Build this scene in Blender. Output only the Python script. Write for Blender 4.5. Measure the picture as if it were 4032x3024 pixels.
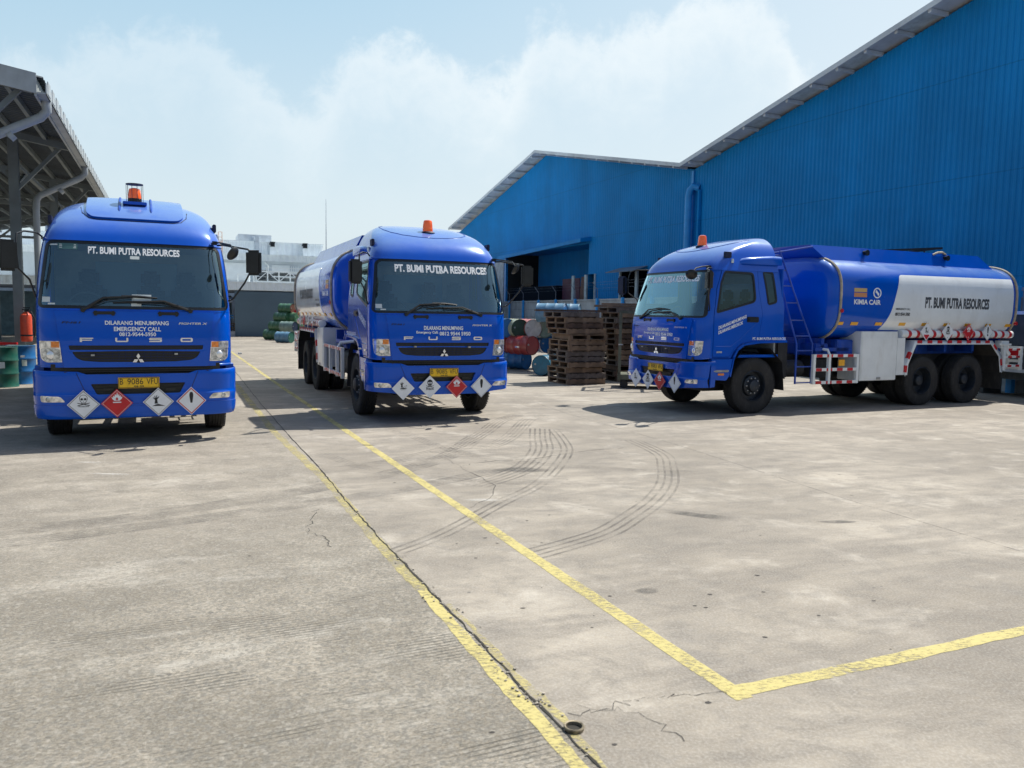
import bpy, bmesh, math, random
from mathutils import Vector, Matrix
R = math.radians
random.seed(7)
scene = bpy.context.scene
for o in list(bpy.data.objects): bpy.data.objects.remove(o, do_unlink=True)
COL = scene.collection

# ------------------------------------------------------------------ camera
CAM_H, PITCH, ROLL, FOC = 1.8034, 0.08983, -0.01679, 0.77318
cam_d = bpy.data.cameras.new('Camera'); cam = bpy.data.objects.new('Camera', cam_d); COL.objects.link(cam)
cam_d.sensor_fit = 'HORIZONTAL'; cam_d.sensor_width = 36.0; cam_d.lens = 36.0 * FOC
cam_d.clip_start = 0.05; cam_d.clip_end = 3000
_c, _s = math.cos(PITCH), math.sin(PITCH)
_r = Vector((1, 0, 0)); _u = Vector((0, _s, _c)); _b = Vector((0, -_c, _s))
_cr, _sr = math.cos(ROLL), math.sin(ROLL)
_r2 = _r * _cr - _u * _sr; _u2 = _r * _sr + _u * _cr
cam.matrix_world = Matrix(((_r2.x, _u2.x, _b.x, 0), (_r2.y, _u2.y, _b.y, 0), (_r2.z, _u2.z, _b.z, CAM_H), (0, 0, 0, 1)))
scene.camera = cam
scene.render.resolution_x = 1024; scene.render.resolution_y = 768
cam_d.dof.use_dof = True; cam_d.dof.focus_distance = 9.5; cam_d.dof.aperture_fstop = 3.5

# ------------------------------------------------------------------ exposure, sun, sky
scene.view_settings.view_transform = 'Standard'; scene.view_settings.look = 'None'
scene.view_settings.gamma = 1.0; scene.view_settings.exposure = 0.40
SUN_EL, SUN_AZ = R(56), R(50)          # azimuth clockwise from +Y
sd = bpy.data.lights.new('Sun', 'SUN'); sd.energy = 5.0; sd.angle = R(0.6); sd.color = (1.0, 0.95, 0.86)
sun = bpy.data.objects.new('Sun', sd); COL.objects.link(sun)
_d = Vector((math.cos(SUN_EL) * math.sin(SUN_AZ), math.cos(SUN_EL) * math.cos(SUN_AZ), math.sin(SUN_EL)))
sun.rotation_euler = _d.to_track_quat('Z', 'Y').to_euler(); sun.location = (20, 20, 40)

class NT:
    """small node-tree helper"""
    def __init__(s, tree): s.t = tree; s.n = tree.nodes; s.l = tree.links
    def new(s, typ, **kw):
        nd = s.n.new(typ)
        for k, v in kw.items():
            if k.startswith('_'): setattr(nd, k[1:], v)
        return nd
    def link(s, a, b): s.l.new(a, b)
    def val(s, nd, name, v):
        if hasattr(v, 'links') or isinstance(v, bpy.types.NodeSocket): s.l.new(v, nd.inputs[name])
        else: nd.inputs[name].default_value = v
    def math(s, op, a, b=0.0, c=None, clamp=False):
        nd = s.n.new('ShaderNodeMath'); nd.operation = op; nd.use_clamp = clamp
        s.val(nd, 0, a); s.val(nd, 1, b)
        if c is not None: s.val(nd, 2, c)
        return nd.outputs[0]
    def mix(s, f, a, b, blend='MIX'):
        nd = s.n.new('ShaderNodeMix'); nd.data_type = 'RGBA'; nd.blend_type = blend; nd.clamp_factor = True
        s.val(nd, 0, f); s.val(nd, 6, a if not isinstance(a, tuple) else (*a[:3], 1)); s.val(nd, 7, b if not isinstance(b, tuple) else (*b[:3], 1))
        return nd.outputs[2]
    def noise(s, vec, scale, detail=4, rough=0.55, dist=0.0):
        nd = s.n.new('ShaderNodeTexNoise'); s.l.new(vec, nd.inputs['Vector'])
        nd.inputs['Scale'].default_value = scale; nd.inputs['Detail'].default_value = detail
        nd.inputs['Roughness'].default_value = rough; nd.inputs['Distortion'].default_value = dist
        return nd.outputs[0]
    def mapping(s, vec, scale=(1, 1, 1), rot=(0, 0, 0), loc=(0, 0, 0)):
        nd = s.n.new('ShaderNodeMapping'); s.l.new(vec, nd.inputs[0])
        nd.inputs['Scale'].default_value = scale; nd.inputs['Rotation'].default_value = rot; nd.inputs['Location'].default_value = loc
        return nd.outputs[0]
    def ramp(s, f, stops, interp='LINEAR'):
        nd = s.n.new('ShaderNodeValToRGB'); s.l.new(f, nd.inputs[0]); cr = nd.color_ramp; cr.interpolation = interp
        while len(cr.elements) > 1: cr.elements.remove(cr.elements[-1])
        cr.elements[0].position = stops[0][0]; c0 = stops[0][1]
        cr.elements[0].color = (c0, c0, c0, 1) if not isinstance(c0, tuple) else (*c0, 1)
        for p, c in stops[1:]:
            e = cr.elements.new(p); e.color = (c, c, c, 1) if not isinstance(c, tuple) else (*c, 1)
        return nd.outputs[0]
    def smooth(s, x, lo, hi, a=0.0, b=1.0):
        nd = s.n.new('ShaderNodeMapRange'); nd.interpolation_type = 'SMOOTHSTEP'
        s.val(nd, 0, x); nd.inputs[1].default_value = lo; nd.inputs[2].default_value = hi
        nd.inputs[3].default_value = a; nd.inputs[4].default_value = b
        return nd.outputs[0]
    def lin(s, x, lo, hi, a=0.0, b=1.0):
        nd = s.n.new('ShaderNodeMapRange'); s.val(nd, 0, x); nd.inputs[1].default_value = lo; nd.inputs[2].default_value = hi
        nd.inputs[3].default_value = a; nd.inputs[4].default_value = b
        return nd.outputs[0]

world = bpy.data.worlds.new('World'); scene.world = world; world.use_nodes = True
wt = NT(world.node_tree); world.node_tree.nodes.clear()
wo = wt.new('ShaderNodeOutputWorld'); bg = wt.new('ShaderNodeBackground'); bg.inputs[1].default_value = 0.10
sky = wt.new('ShaderNodeTexSky'); sky.sky_type = 'NISHITA'; sky.sun_disc = False
sky.sun_elevation = SUN_EL; sky.sun_rotation = SUN_AZ; sky.air_density = 1.2; sky.dust_density = 3.0; sky.ozone_density = 1.5; sky.altitude = 0
tc = wt.new('ShaderNodeTexCoord'); sx = wt.new('ShaderNodeSeparateXYZ'); wt.link(tc.outputs['Generated'], sx.inputs[0])
yy = wt.math('MAXIMUM', sx.outputs[1], 0.02)
U = wt.math('DIVIDE', sx.outputs[0], yy); V = wt.math('DIVIDE', sx.outputs[2], yy)
cmb = wt.new('ShaderNodeCombineXYZ'); wt.link(U, cmb.inputs[0]); wt.link(V, cmb.inputs[1])
CL = [(-1.2, .24), (-.8, .27), (-.691, .285), (-.633, .297), (-.576, .312), (-.462, .338), (-.395, .331), (-.361, .318), (-.339, .291), (-.294, .267), (-.265, .243), (-.237, .268), (-.203, .324), (-.135, .33), (-.067, .307), (-.032, .28), (-.004, .297), (.018, .341), (.046, .358), (.079, .358), (.102, .337), (.142, .351), (.176, .346), (.185, .376), (.242, .395), (.304, .387), (.328, .351), (.341, .302), (.388, .27), (.7, .26), (1.2, .2)]
top = wt.ramp(wt.lin(U, -1.2, 1.2), [((u + 1.2) / 2.4, v) for u, v in CL])
nz = wt.noise(cmb.outputs[0], 22, 10, 0.66, .3); nz2 = wt.noise(cmb.outputs[0], 6.5, 6, 0.62)
edge = wt.math('ADD', wt.math('SUBTRACT', top, V), wt.math('ADD', wt.math('MULTIPLY', wt.math('SUBTRACT', nz, .5), .13), wt.math('MULTIPLY', wt.math('SUBTRACT', nz2, .5), .09)))
mask = wt.math('MULTIPLY', wt.smooth(edge, -.018, .035), wt.lin(U, -.35, -.12, .45, .9))
rim = wt.smooth(edge, .0, .16, 1.0, 0.0)
body = wt.smooth(nz2, .35, .7)
haze = wt.smooth(V, .0, .40, 1.0, 0.0)
K = 1 / .10
base = wt.mix(wt.smooth(V, .02, .5), (.60 * K, .69 * K, .73 * K), (.35 * K, .54 * K, .67 * K))
base = wt.mix(wt.smooth(U, -.3, .6, 0, .65), base, (.64 * K, .70 * K, .73 * K))
front = wt.smooth(sx.outputs[1], .05, .4)
skyc = wt.mix(wt.math('MULTIPLY', front, .82), sky.outputs[0], base)
cloudc = wt.mix(rim, (.61 * K, .69 * K, .73 * K), (.71 * K, .76 * K, .78 * K))
cf = wt.math('MULTIPLY', wt.math('MULTIPLY', mask, front), wt.math('ADD', wt.math('MULTIPLY', rim, .70), wt.math('MULTIPLY', body, .25)), clamp=True)
fin = wt.mix(cf, skyc, cloudc)
wt.link(fin, bg.inputs[0]); wt.link(bg.outputs[0], wo.inputs[0])

# ------------------------------------------------------------------ helpers: tagging
def tag(o, label=None, cat=None, group=None, kind=None):
    if label: o['label'] = label
    if cat: o['category'] = cat
    if group: o['group'] = group
    if kind: o['kind'] = kind
    return o
def thing(name, label, cat, loc=(0, 0, 0), rz=0.0, group=None):
    o = bpy.data.objects.new(name, None); COL.objects.link(o); o.location = loc; o.rotation_euler = (0, 0, rz)
    o.empty_display_size = .2
    return tag(o, label, cat, group)
def copy_tree(o, parent=None):
    c = o.copy(); COL.objects.link(c); c.parent = parent
    for ch in list(o.children): copy_tree(ch, c)
    return c

class MB:
    """collects geometry for ONE mesh object"""
    def __init__(s): s.v = []; s.f = []; s.m = []; s.mi = 0
    def add(s, vs, fs):
        b = len(s.v); s.v += [tuple(p) for p in vs]; s.f += [tuple(b + i for i in f) for f in fs]; s.m += [s.mi] * len(fs)
        return s
    def box(s, x0, x1, y0, y1, z0, z1, M=None, bev=0.0):
        if bev > 0:
            b = min(bev, (x1 - x0) / 2.01, (y1 - y0) / 2.01, (z1 - z0) / 2.01)
            bm = bmesh.new(); bmesh.ops.create_cube(bm, size=1)
            for v in bm.verts: v.co = Vector(((x0 + x1) / 2 + v.co.x * (x1 - x0), (y0 + y1) / 2 + v.co.y * (y1 - y0), (z0 + z1) / 2 + v.co.z * (z1 - z0)))
            bmesh.ops.bevel(bm, geom=bm.edges[:], offset=b, segments=2, affect='EDGES')
            bm.verts.index_update()
            vs = [v.co.copy() for v in bm.verts]; fs = [[v.index for v in f.verts] for f in bm.faces]; bm.free()
        else:
            vs = [Vector(p) for p in ((x0, y0, z0), (x1, y0, z0), (x1, y1, z0), (x0, y1, z0), (x0, y0, z1), (x1, y0, z1), (x1, y1, z1), (x0, y1, z1))]
            fs = [(0, 3, 2, 1), (4, 5, 6, 7), (0, 1, 5, 4), (1, 2, 6, 5), (2, 3, 7, 6), (3, 0, 4, 7)]
        if M is not None: vs = [M @ v for v in vs]
        return s.add(vs, fs)
    def tube(s, pts, r, n=8, caps=True, sq=False):
        pts = [Vector(p) for p in pts]; rings = []
        rr = r if isinstance(r, (list, tuple)) else [r] * len(pts)
        prev = None; N = len(pts)
        for i, p in enumerate(pts):
            t = (pts[min(i + 1, N - 1)] - pts[max(i - 1, 0)]).normalized()
            ref = Vector((0, 0, 1)) if abs(t.z) < .95 else Vector((0, 1, 0))
            if prev is not None: ref = prev
            a = t.cross(ref); a = a.normalized() if a.length > 1e-6 else Vector((1, 0, 0)); b = a.cross(t).normalized(); prev = b
            ph = math.pi / n if sq else 0
            rings.append([p + (a * math.cos(2 * math.pi * k / n + ph) + b * math.sin(2 * math.pi * k / n + ph)) * rr[i] for k in range(n)])
        vs = [v for ring in rings for v in ring]; fs = []
        for i in range(N - 1):
            for k in range(n):
                k2 = (k + 1) % n; fs.append((i * n + k, (i + 1) * n + k, (i + 1) * n + k2, i * n + k2))
        if caps: fs.append(tuple(range(n))); fs.append(tuple((N - 1) * n + k for k in reversed(range(n))))
        return s.add(vs, fs)
    def bar(s, p0, p1, w): return s.tube([p0, p1], w * .7071, 4, sq=True)
    def lathe(s, prof, n=32, axis='X', c=(0, 0, 0), closed=False):
        """prof: (radius, along)"""
        vs = []; P = len(prof)
        for k in range(n):
            a = 2 * math.pi * k / n; ca, sa = math.cos(a), math.sin(a)
            for r_, t in prof:
                if axis == 'X': vs.append(Vector((c[0] + t, c[1] + r_ * ca, c[2] + r_ * sa)))
                elif axis == 'Z': vs.append(Vector((c[0] + r_ * ca, c[1] + r_ * sa, c[2] + t)))
                else: vs.append(Vector((c[0] + r_ * sa, c[1] + t, c[2] + r_ * ca)))
        fs = []
        for k in range(n):
            k2 = (k + 1) % n
            for i in range(P - 1): fs.append((k * P + i, k2 * P + i, k2 * P + i + 1, k * P + i + 1))
        return s.add(vs, fs)
    def prism(s, poly, a0, a1, axis='X'):
        """poly 2D extruded along axis"""
        n = len(poly)
        def mk(p, t): return (t, p[0], p[1]) if axis == 'X' else ((p[0], t, p[1]) if axis == 'Y' else (p[0], p[1], t))
        vs = [mk(p, a0) for p in poly] + [mk(p, a1) for p in poly]
        fs = [tuple(range(n)), tuple(range(2 * n - 1, n - 1, -1))] + [(i, i + n, (i + 1) % n + n, (i + 1) % n) for i in range(n)]
        return s.add(vs, fs)
    def build(s, name, mats, parent=None, smooth=35, loc=None, recalc=True, **tg):
        me = bpy.data.meshes.new(name); me.from_pydata(s.v, [], s.f)
        mats = mats if isinstance(mats, (list, tuple)) else [mats]
        for m_ in mats: me.materials.append(m_)
        for p, mi in zip(me.polygons, s.m): p.material_index = mi
        bm = bmesh.new(); bm.from_mesh(me)
        bmesh.ops.remove_doubles(bm, verts=bm.verts, dist=1e-5)
        bmesh.ops.dissolve_degenerate(bm, dist=1e-6, edges=bm.edges)
        if recalc: bmesh.ops.recalc_face_normals(bm, faces=bm.faces)
        if smooth:
            for f in bm.faces: f.smooth = True
            th = R(smooth)
            for e in bm.edges:
                if len(e.link_faces) == 2:
                    try:
                        if e.calc_face_angle() > th: e.smooth = False
                    except ValueError: pass
        bm.to_mesh(me); bm.free()
        o = bpy.data.objects.new(name, me); COL.objects.link(o)
        if parent is not None: o.parent = parent
        if loc: o.location = loc
        tag(o, **tg)
        return o

# ------------------------------------------------------------------ materials
def bsdf_set(b, **kw):
    for k, v in kw.items():
        k = k.replace('_', ' ')
        if k in b.inputs: b.inputs[k].default_value = v
def mat(name, col, rough=.5, metal=0.0, coat=0.0, var=.0, vscale=3.0, bump=0.0, bscale=40.0, dirt=0.0, dirtcol=(.16, .14, .12), spec=.5, alpha=None, emit=None, rvar=0.0, up_tint=0.0):
    m = bpy.data.materials.new(name); m.use_nodes = True; t = NT(m.node_tree)
    b = m.node_tree.nodes['Principled BSDF']
    b.inputs['Base Color'].default_value = (*col, 1); b.inputs['Roughness'].default_value = rough; b.inputs['Metallic'].default_value = metal
    bsdf_set(b, Coat_Weight=coat, Coat_Roughness=.06, Specular_IOR_Level=spec)
    tcn = t.new('ShaderNodeTexCoord'); oc = tcn.outputs['Object']
    if var > 0 or dirt > 0:
        n1 = t.noise(oc, vscale, 6, .6)
        c = (*col, 1)
        cc = t.mix(t.smooth(n1, .3, .7), tuple(x * (1 - var) for x in col), tuple(min(1, x * (1 + var)) for x in col))
        if dirt > 0:
            n2 = t.noise(t.mapping(oc, (1, 1, .35)), vscale * 2.3, 8, .68)
            cc = t.mix(t.smooth(n2, .48, .75, 0, dirt), cc, dirtcol)
        t.link(cc, b.inputs['Base Color'])
    if up_tint > 0:      # paler blue mixed in on upward faces
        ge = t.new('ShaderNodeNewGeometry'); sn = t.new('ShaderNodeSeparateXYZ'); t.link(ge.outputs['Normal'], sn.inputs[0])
        f_ = t.math('MULTIPLY', t.smooth(sn.outputs[2], .30, .98, 0, up_tint), t.smooth(t.noise(oc, 2.2, 6, .65), .2, .7, .55, 1.0))
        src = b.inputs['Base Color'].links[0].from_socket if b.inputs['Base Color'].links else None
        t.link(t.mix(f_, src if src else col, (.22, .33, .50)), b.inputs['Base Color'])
    if rvar > 0:
        n3 = t.noise(oc, vscale * 1.7, 5, .6); t.link(t.lin(n3, .25, .75, max(.02, rough - rvar), min(1, rough + rvar)), b.inputs['Roughness'])
    if bump > 0:
        bn = t.new('ShaderNodeBump'); bn.inputs['Strength'].default_value = bump; bn.inputs['Distance'].default_value = .01
        t.link(t.noise(oc, bscale, 6, .6), bn.inputs['Height']); t.link(bn.outputs[0], b.inputs['Normal'])
    if emit: b.inputs['Emission Color'].default_value = (*emit[0], 1); b.inputs['Emission Strength'].default_value = emit[1]
    if alpha is not None: b.inputs['Alpha'].default_value = alpha
    return m
def glass_mat(name, tint, refl=1.0, rough=.02, ior=1.5):
    m = bpy.data.materials.new(name); m.use_nodes = True; t = NT(m.node_tree); m.node_tree.nodes.clear()
    out = t.new('ShaderNodeOutputMaterial'); tr = t.new('ShaderNodeBsdfTransparent'); tr.inputs[0].default_value = (*tint, 1)
    gl = t.new('ShaderNodeBsdfGlossy'); gl.inputs['Roughness'].default_value = rough; gl.inputs[0].default_value = (.66, .95, 1, 1)
    fr = t.new('ShaderNodeFresnel'); fr.inputs[0].default_value = ior
    mx = t.new('ShaderNodeMixShader'); t.link(t.math('MULTIPLY', fr.outputs[0], refl, clamp=True), mx.inputs[0])
    t.link(tr.outputs[0], mx.inputs[1]); t.link(gl.outputs[0], mx.inputs[2]); t.link(mx.outputs[0], out.inputs[0])
    return m
M = {}
M['blue'] = mat('truck_blue_paint', (.0, .080, .53), .20, coat=.5, var=.05, vscale=1.5, rvar=.08, dirt=.05, dirtcol=(.06, .13, .30), up_tint=.60, spec=.5)
M['blue'].node_tree.nodes['Principled BSDF'].inputs['Specular Tint'].default_value = (.25, .5, 1, 1)
M['blue_dk'] = mat('blue_frame_paint', (.004, .055, .36), .4, var=.2, vscale=4, dirt=.3)
M['black'] = mat('black_plastic', (.008, .010, .012), .38, var=.3, vscale=6, dirt=.2, dirtcol=(.025, .027, .03))
M['seam'] = mat('seam_black', (.004, .01, .05), .6)
M['rubber'] = mat('tyre_rubber', (.018, .018, .019), .85, var=.25, vscale=5, bump=.3, bscale=60, dirt=.55, dirtcol=(.075, .068, .06))
M['rim'] = mat('dark_steel_rim', (.02, .028, .04), .5, metal=.3, var=.3, vscale=8, dirt=.5, dirtcol=(.09, .08, .075))
M['steel'] = mat('bare_steel', (.42, .43, .44), .38, metal=.9, var=.15, vscale=9, rvar=.1)
M['chrome'] = mat('chrome_plating', (.88, .89, .90), .16, metal=.55, coat=1.0)
M['lens'] = mat('lamp_glass', (.74, .77, .78), .10, metal=.6, coat=1.0, var=.55, vscale=14)
M['lens_in'] = mat('lamp_reflector', (.52, .55, .58), .2, metal=.8, var=.5, vscale=30)
M['amber'] = mat('amber_lens', (.80, .22, .02), .2, coat=1.0, var=.2, vscale=30)
M['beacon'] = mat('orange_beacon_lens', (.90, .13, .01), .18, coat=1.0, var=.12, vscale=20, emit=((1, .12, .01), .12))
M['red'] = mat('red_paint', (.52, .012, .018), .4, var=.15, vscale=6)
M['white'] = mat('white_paint', (.80, .83, .83), .42, coat=.4, var=.06, vscale=2.2, dirt=.25, dirtcol=(.42, .38, .33))
M['tankw'] = mat('white_tank_paint', (.84, .88, .90), .22, coat=.8, var=.06, vscale=1.1, rvar=.08, dirt=.2, dirtcol=(.42, .39, .34))
M['placw'] = mat('white_sign_sheet', (.78, .80, .82), .35, var=.05, vscale=9)
M['ink'] = mat('black_ink', (.012, .013, .016), .5)
M['inkw'] = mat('white_lettering', (.82, .85, .88), .45, var=.06, vscale=15)
M['inkd'] = mat('faded_black_lettering', (.07, .075, .085), .5, var=.4, vscale=20)
M['yellow_pl'] = mat('yellow_plate', (.82, .50, .012), .38, var=.08, vscale=20, dirt=.15)
M['refl_y'] = mat('yellow_reflector', (.85, .42, .03), .35, var=.1, vscale=20)
M['orangep'] = mat('orange_sign', (.85, .34, .08), .45)
M['ring'] = mat('cream_rope_edging', (.42, .36, .26), .7, var=.25, vscale=9, bump=.4, bscale=70)
M['inter'] = mat('cab_interior_plastic', (.10, .115, .125), .75, var=.2, vscale=6)
M['inter_l'] = mat('cab_headliner', (.34, .37, .38), .85, var=.1, vscale=5)
M['seat'] = mat('seat_fabric', (.06, .07, .085), .9, var=.3, vscale=30)
M['paper'] = mat('white_paper', (.62, .68, .68), .6)
M['sticker'] = mat('dark_teal_sticker', (.05, .13, .14), .5)
M['glass'] = glass_mat('windscreen_glass', (.85, .98, .98), 4.6, .012)
M['glass_s'] = glass_mat('side_window_glass', (.55, .70, .72), 1.3, .015)
M['mirror'] = mat('mirror_glass', (.75, .78, .8), .03, metal=1.0)
M['chassis'] = mat('chassis_black', (.016, .017, .02), .6, var=.3, vscale=5, dirt=.5, dirtcol=(.06, .055, .05))
M['wood'] = mat('weathered_wood', (.085, .052, .036), .85, var=.45, vscale=3, bump=.5, bscale=30, dirt=.6, dirtcol=(.045, .03, .022))
M['wood2'] = mat('pale_wood', (.17, .115, .075), .85, var=.35, vscale=3, bump=.5, bscale=30, dirt=.5, dirtcol=(.10, .07, .05))
M['green_st'] = mat('khaki_steel', (.085, .095, .065), .6, var=.3, vscale=4, dirt=.4)

# ------------------------------------------------------------------ curve interpolation, lofted cab surface
def pchip(xs, ys):
    n = len(xs); h = [xs[i + 1] - xs[i] for i in range(n - 1)]; d = [(ys[i + 1] - ys[i]) / h[i] for i in range(n - 1)]
    m = [d[0]] + [0 if d[i - 1] * d[i] <= 0 else 2 * d[i - 1] * d[i] / (d[i - 1] + d[i]) for i in range(1, n - 1)] + [d[-1]]
    def f(x):
        if x <= xs[0]: return ys[0] + m[0] * (x - xs[0]) * 0
        if x >= xs[-1]: return ys[-1]
        i = max(k for k in range(n - 1) if xs[k] <= x); t = (x - xs[i]) / h[i]
        return (2 * t**3 - 3 * t**2 + 1) * ys[i] + (t**3 - 2 * t**2 + t) * h[i] * m[i] + (-2 * t**3 + 3 * t**2) * ys[i + 1] + (t**3 - t**2) * h[i] * m[i + 1]
    return f
class Shell:
    """U-shaped sections: front, rounded corners, straight sides. v -> (z, front y, half width, corner R, exponent n, bow c)"""
    def __init__(s, rows):
        vs = [r[0] for r in rows]
        s.z, s.y0, s.W, s.Rc, s.n, s.c = [pchip(vs, [r[k] for r in rows]) for k in range(1, 7)]
        s.v0, s.v1 = vs[0], vs[-1]
    def raw(s, a, v):
        sg = -1 if a < 0 else 1; a = abs(a); y0, W, Rr, n, c = s.y0(v), s.W(v), s.Rc(v), s.n(v), s.c(v)
        ph0 = math.asin(.85 ** (n / 2))
        if a <= .85: r = a; y = y0 + c * r * r + Rr * (1 - math.sqrt(max(0, 1 - r ** n))); x = r * W
        elif a < 1.25:
            ph = ph0 + (a - .85) / .4 * (math.pi / 2 - ph0); r = math.sin(ph) ** (2 / n); x = r * W; y = y0 + c * r * r + Rr * (1 - math.cos(ph))
        else: x = W; y = y0 + c + Rr + (a - 1.25)
        return Vector((sg * x, y, s.z(v)))
    def pt(s, a, v, off=0.0):
        p = s.raw(a, v)
        if off == 0: return p
        e = 1e-3; da = s.raw(a + e, v) - s.raw(a - e, v); dv = s.raw(a, min(v + e, s.v1)) - s.raw(a, max(v - e, s.v0))
        nrm = da.cross(dv)
        return p + nrm.normalized() * off if nrm.length > 1e-12 else p
    def ax(s, x, v):
        W, n = s.W(v), s.n(v); r = min(.99999, abs(x) / W)
        ph0 = math.asin(.85 ** (n / 2)); a = r if r <= .85 else .85 + .4 * (math.asin(r ** (n / 2)) - ph0) / (math.pi / 2 - ph0)
        return math.copysign(a, x)
    def ay(s, y, v):
        y0, Rr, c, n = s.y0(v), s.Rc(v), s.c(v), s.n(v)
        if y >= y0 + c + Rr: return 1.25 + y - (y0 + c + Rr)
        ph0 = math.asin(.85 ** (n / 2)); ph = math.acos(max(-1, min(1, 1 - (y - y0 - c) / Rr)))
        return .85 + .4 * (ph - ph0) / (math.pi / 2 - ph0)
    def F(s, u, v, off=0): return s.pt(s.ax(u, v), v, off)        # front: u = x
    def SR(s, u, v, off=0): return s.pt(s.ay(u, v), v, off)       # right side: u = y
    def SL(s, u, v, off=0): return s.pt(-s.ay(-u, v), v, off)     # left side: u = -y
    def A(s, u, v, off=0): return s.pt(u, v, off)

def densify(loop, d=.05):
    out = []
    for i, p in enumerate(loop):
        q = loop[(i + 1) % len(loop)]; L = math.hypot(q[0] - p[0], q[1] - p[1]); k = max(1, int(math.ceil(L / d)))
        out += [(p[0] + (q[0] - p[0]) * j / k, p[1] + (q[1] - p[1]) * j / k) for j in range(k)]
    return out
def rnd(loop, r, n=5):
    """round polygon corners; r number or list"""
    out = []; N = len(loop)
    for i in range(N):
        rr = r[i] if isinstance(r, (list, tuple)) else r
        p = Vector(loop[i]); a = Vector(loop[i - 1]) - p; b = Vector(loop[(i + 1) % N]) - p
        if rr <= 0: out.append(tuple(p)); continue
        t = min(rr, a.length * .45, b.length * .45); A_ = p + a.normalized() * t; B_ = p + b.normalized() * t
        for k in range(n + 1):
            u = k / n; out.append(tuple(A_ * (1 - u) ** 2 + p * 2 * u * (1 - u) + B_ * u * u))
    return out
def area(loop): return sum(loop[i][0] * loop[(i + 1) % len(loop)][1] - loop[(i + 1) % len(loop)][0] * loop[i][1] for i in range(len(loop))) / 2
def inset(loop, d):
    """move polygon edges inward by d"""
    s = 1 if area(loop) > 0 else -1; N = len(loop); out = []
    for i in range(N):
        p = Vector(loop[i]); a = (p - Vector(loop[i - 1])); b = (Vector(loop[(i + 1) % N]) - p)
        if a.length < 1e-7 or b.length < 1e-7: out.append(tuple(p)); continue
        a.normalize(); b.normalize(); na = Vector((-a.y, a.x)) * s; nb = Vector((-b.y, b.x)) * s; m_ = na + nb
        if m_.length < 1e-6: out.append(tuple(p + na * d)); continue
        m_.normalize(); out.append(tuple(p + m_ * d / max(.4, m_.dot(na))))
    return out
def mirror(loop): return [(-x, z) for x, z in reversed(loop)]

def fill2d(loops):
    cu = bpy.data.curves.new('tmp', 'CURVE'); cu.dimensions = '2D'; cu.fill_mode = 'BOTH'
    for lp in loops:
        sp = cu.splines.new('POLY'); sp.points.add(len(lp) - 1)
        for i, (x, y) in enumerate(lp): sp.points[i].co = (x, y, 0, 1)
        sp.use_cyclic_u = True
    o = bpy.data.objects.new('tmp', cu); me = bpy.data.meshes.new_from_object(o)
    bpy.data.objects.remove(o); bpy.data.curves.remove(cu)
    return me
def text2d(body, box, bold=.0, track=1.0, shear=0.0):
    """text mesh fitted to box (u0,u1,v0,v1)"""
    cu = bpy.data.curves.new('tmp', 'FONT'); cu.body = body; cu.size = 1; cu.offset = bold * 1.0 + .012; cu.space_character = track; cu.shear = shear
    cu.resolution_u = 3; cu.fill_mode = 'BOTH'
    o = bpy.data.objects.new('tmp', cu); me = bpy.data.meshes.new_from_object(o); bpy.data.objects.remove(o); bpy.data.curves.remove(cu)
    xs = [v.co.x for v in me.vertices]; ys = [v.co.y for v in me.vertices]
    u0, u1, v0, v1 = box; sx_ = (u1 - u0) / (max(xs) - min(xs)); sy_ = (v1 - v0) / (max(ys) - min(ys)); mx, my = min(xs), min(ys)
    for v in me.vertices: v.co = (u0 + (v.co.x - mx) * sx_, v0 + (v.co.y - my) * sy_, 0)
    return me
def cut_grid(me, us, vs):
    bm = bmesh.new(); bm.from_mesh(me); bpy.data.meshes.remove(me)
    bmesh.ops.remove_doubles(bm, verts=bm.verts, dist=1e-6)
    xs = [v.co.x for v in bm.verts]; ys = [v.co.y for v in bm.verts]
    for k, (vals, lo, hi) in enumerate(((us, min(xs), max(xs)), (vs, min(ys), max(ys)))):
        for c in vals:
            if lo + 1e-4 < c < hi - 1e-4:
                co = (c, 0, 0) if k == 0 else (0, c, 0); no = (1, 0, 0) if k == 0 else (0, 1, 0)
                bmesh.ops.bisect_plane(bm, geom=bm.verts[:] + bm.edges[:] + bm.faces[:], dist=1e-6, plane_co=co, plane_no=no)
    bm.verts.index_update(); bm.normal_update()
    V_ = [(v.co.x, v.co.y) for v in bm.verts]; F_ = []
    for f in bm.faces:
        idx = [v.index for v in f.verts]
        ar = sum(V_[idx[i]][0] * V_[idx[(i + 1) % len(idx)]][1] - V_[idx[(i + 1) % len(idx)]][0] * V_[idx[i]][1] for i in range(len(idx)))
        if abs(ar) < 1e-10: continue
        F_.append(idx if ar > 0 else idx[::-1])
    bm.free(); return V_, F_
def frange(a, b, d):
    n = max(1, int(round((b - a) / d))); return [a + (b - a) * i / n for i in range(n + 1)]
UFRONT = [-1.24, -1.22, -1.2, -1.18, -1.16, -1.14, -1.11, -1.08, -1.04, -1.0, -.95, -.9, -.8, -.65, -.5, -.35, -.2, 0, .2, .35, .5, .65, .8, .9, .95, 1.0, 1.04, 1.08, 1.11, 1.14, 1.16, 1.18, 1.2, 1.22, 1.24]
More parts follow.
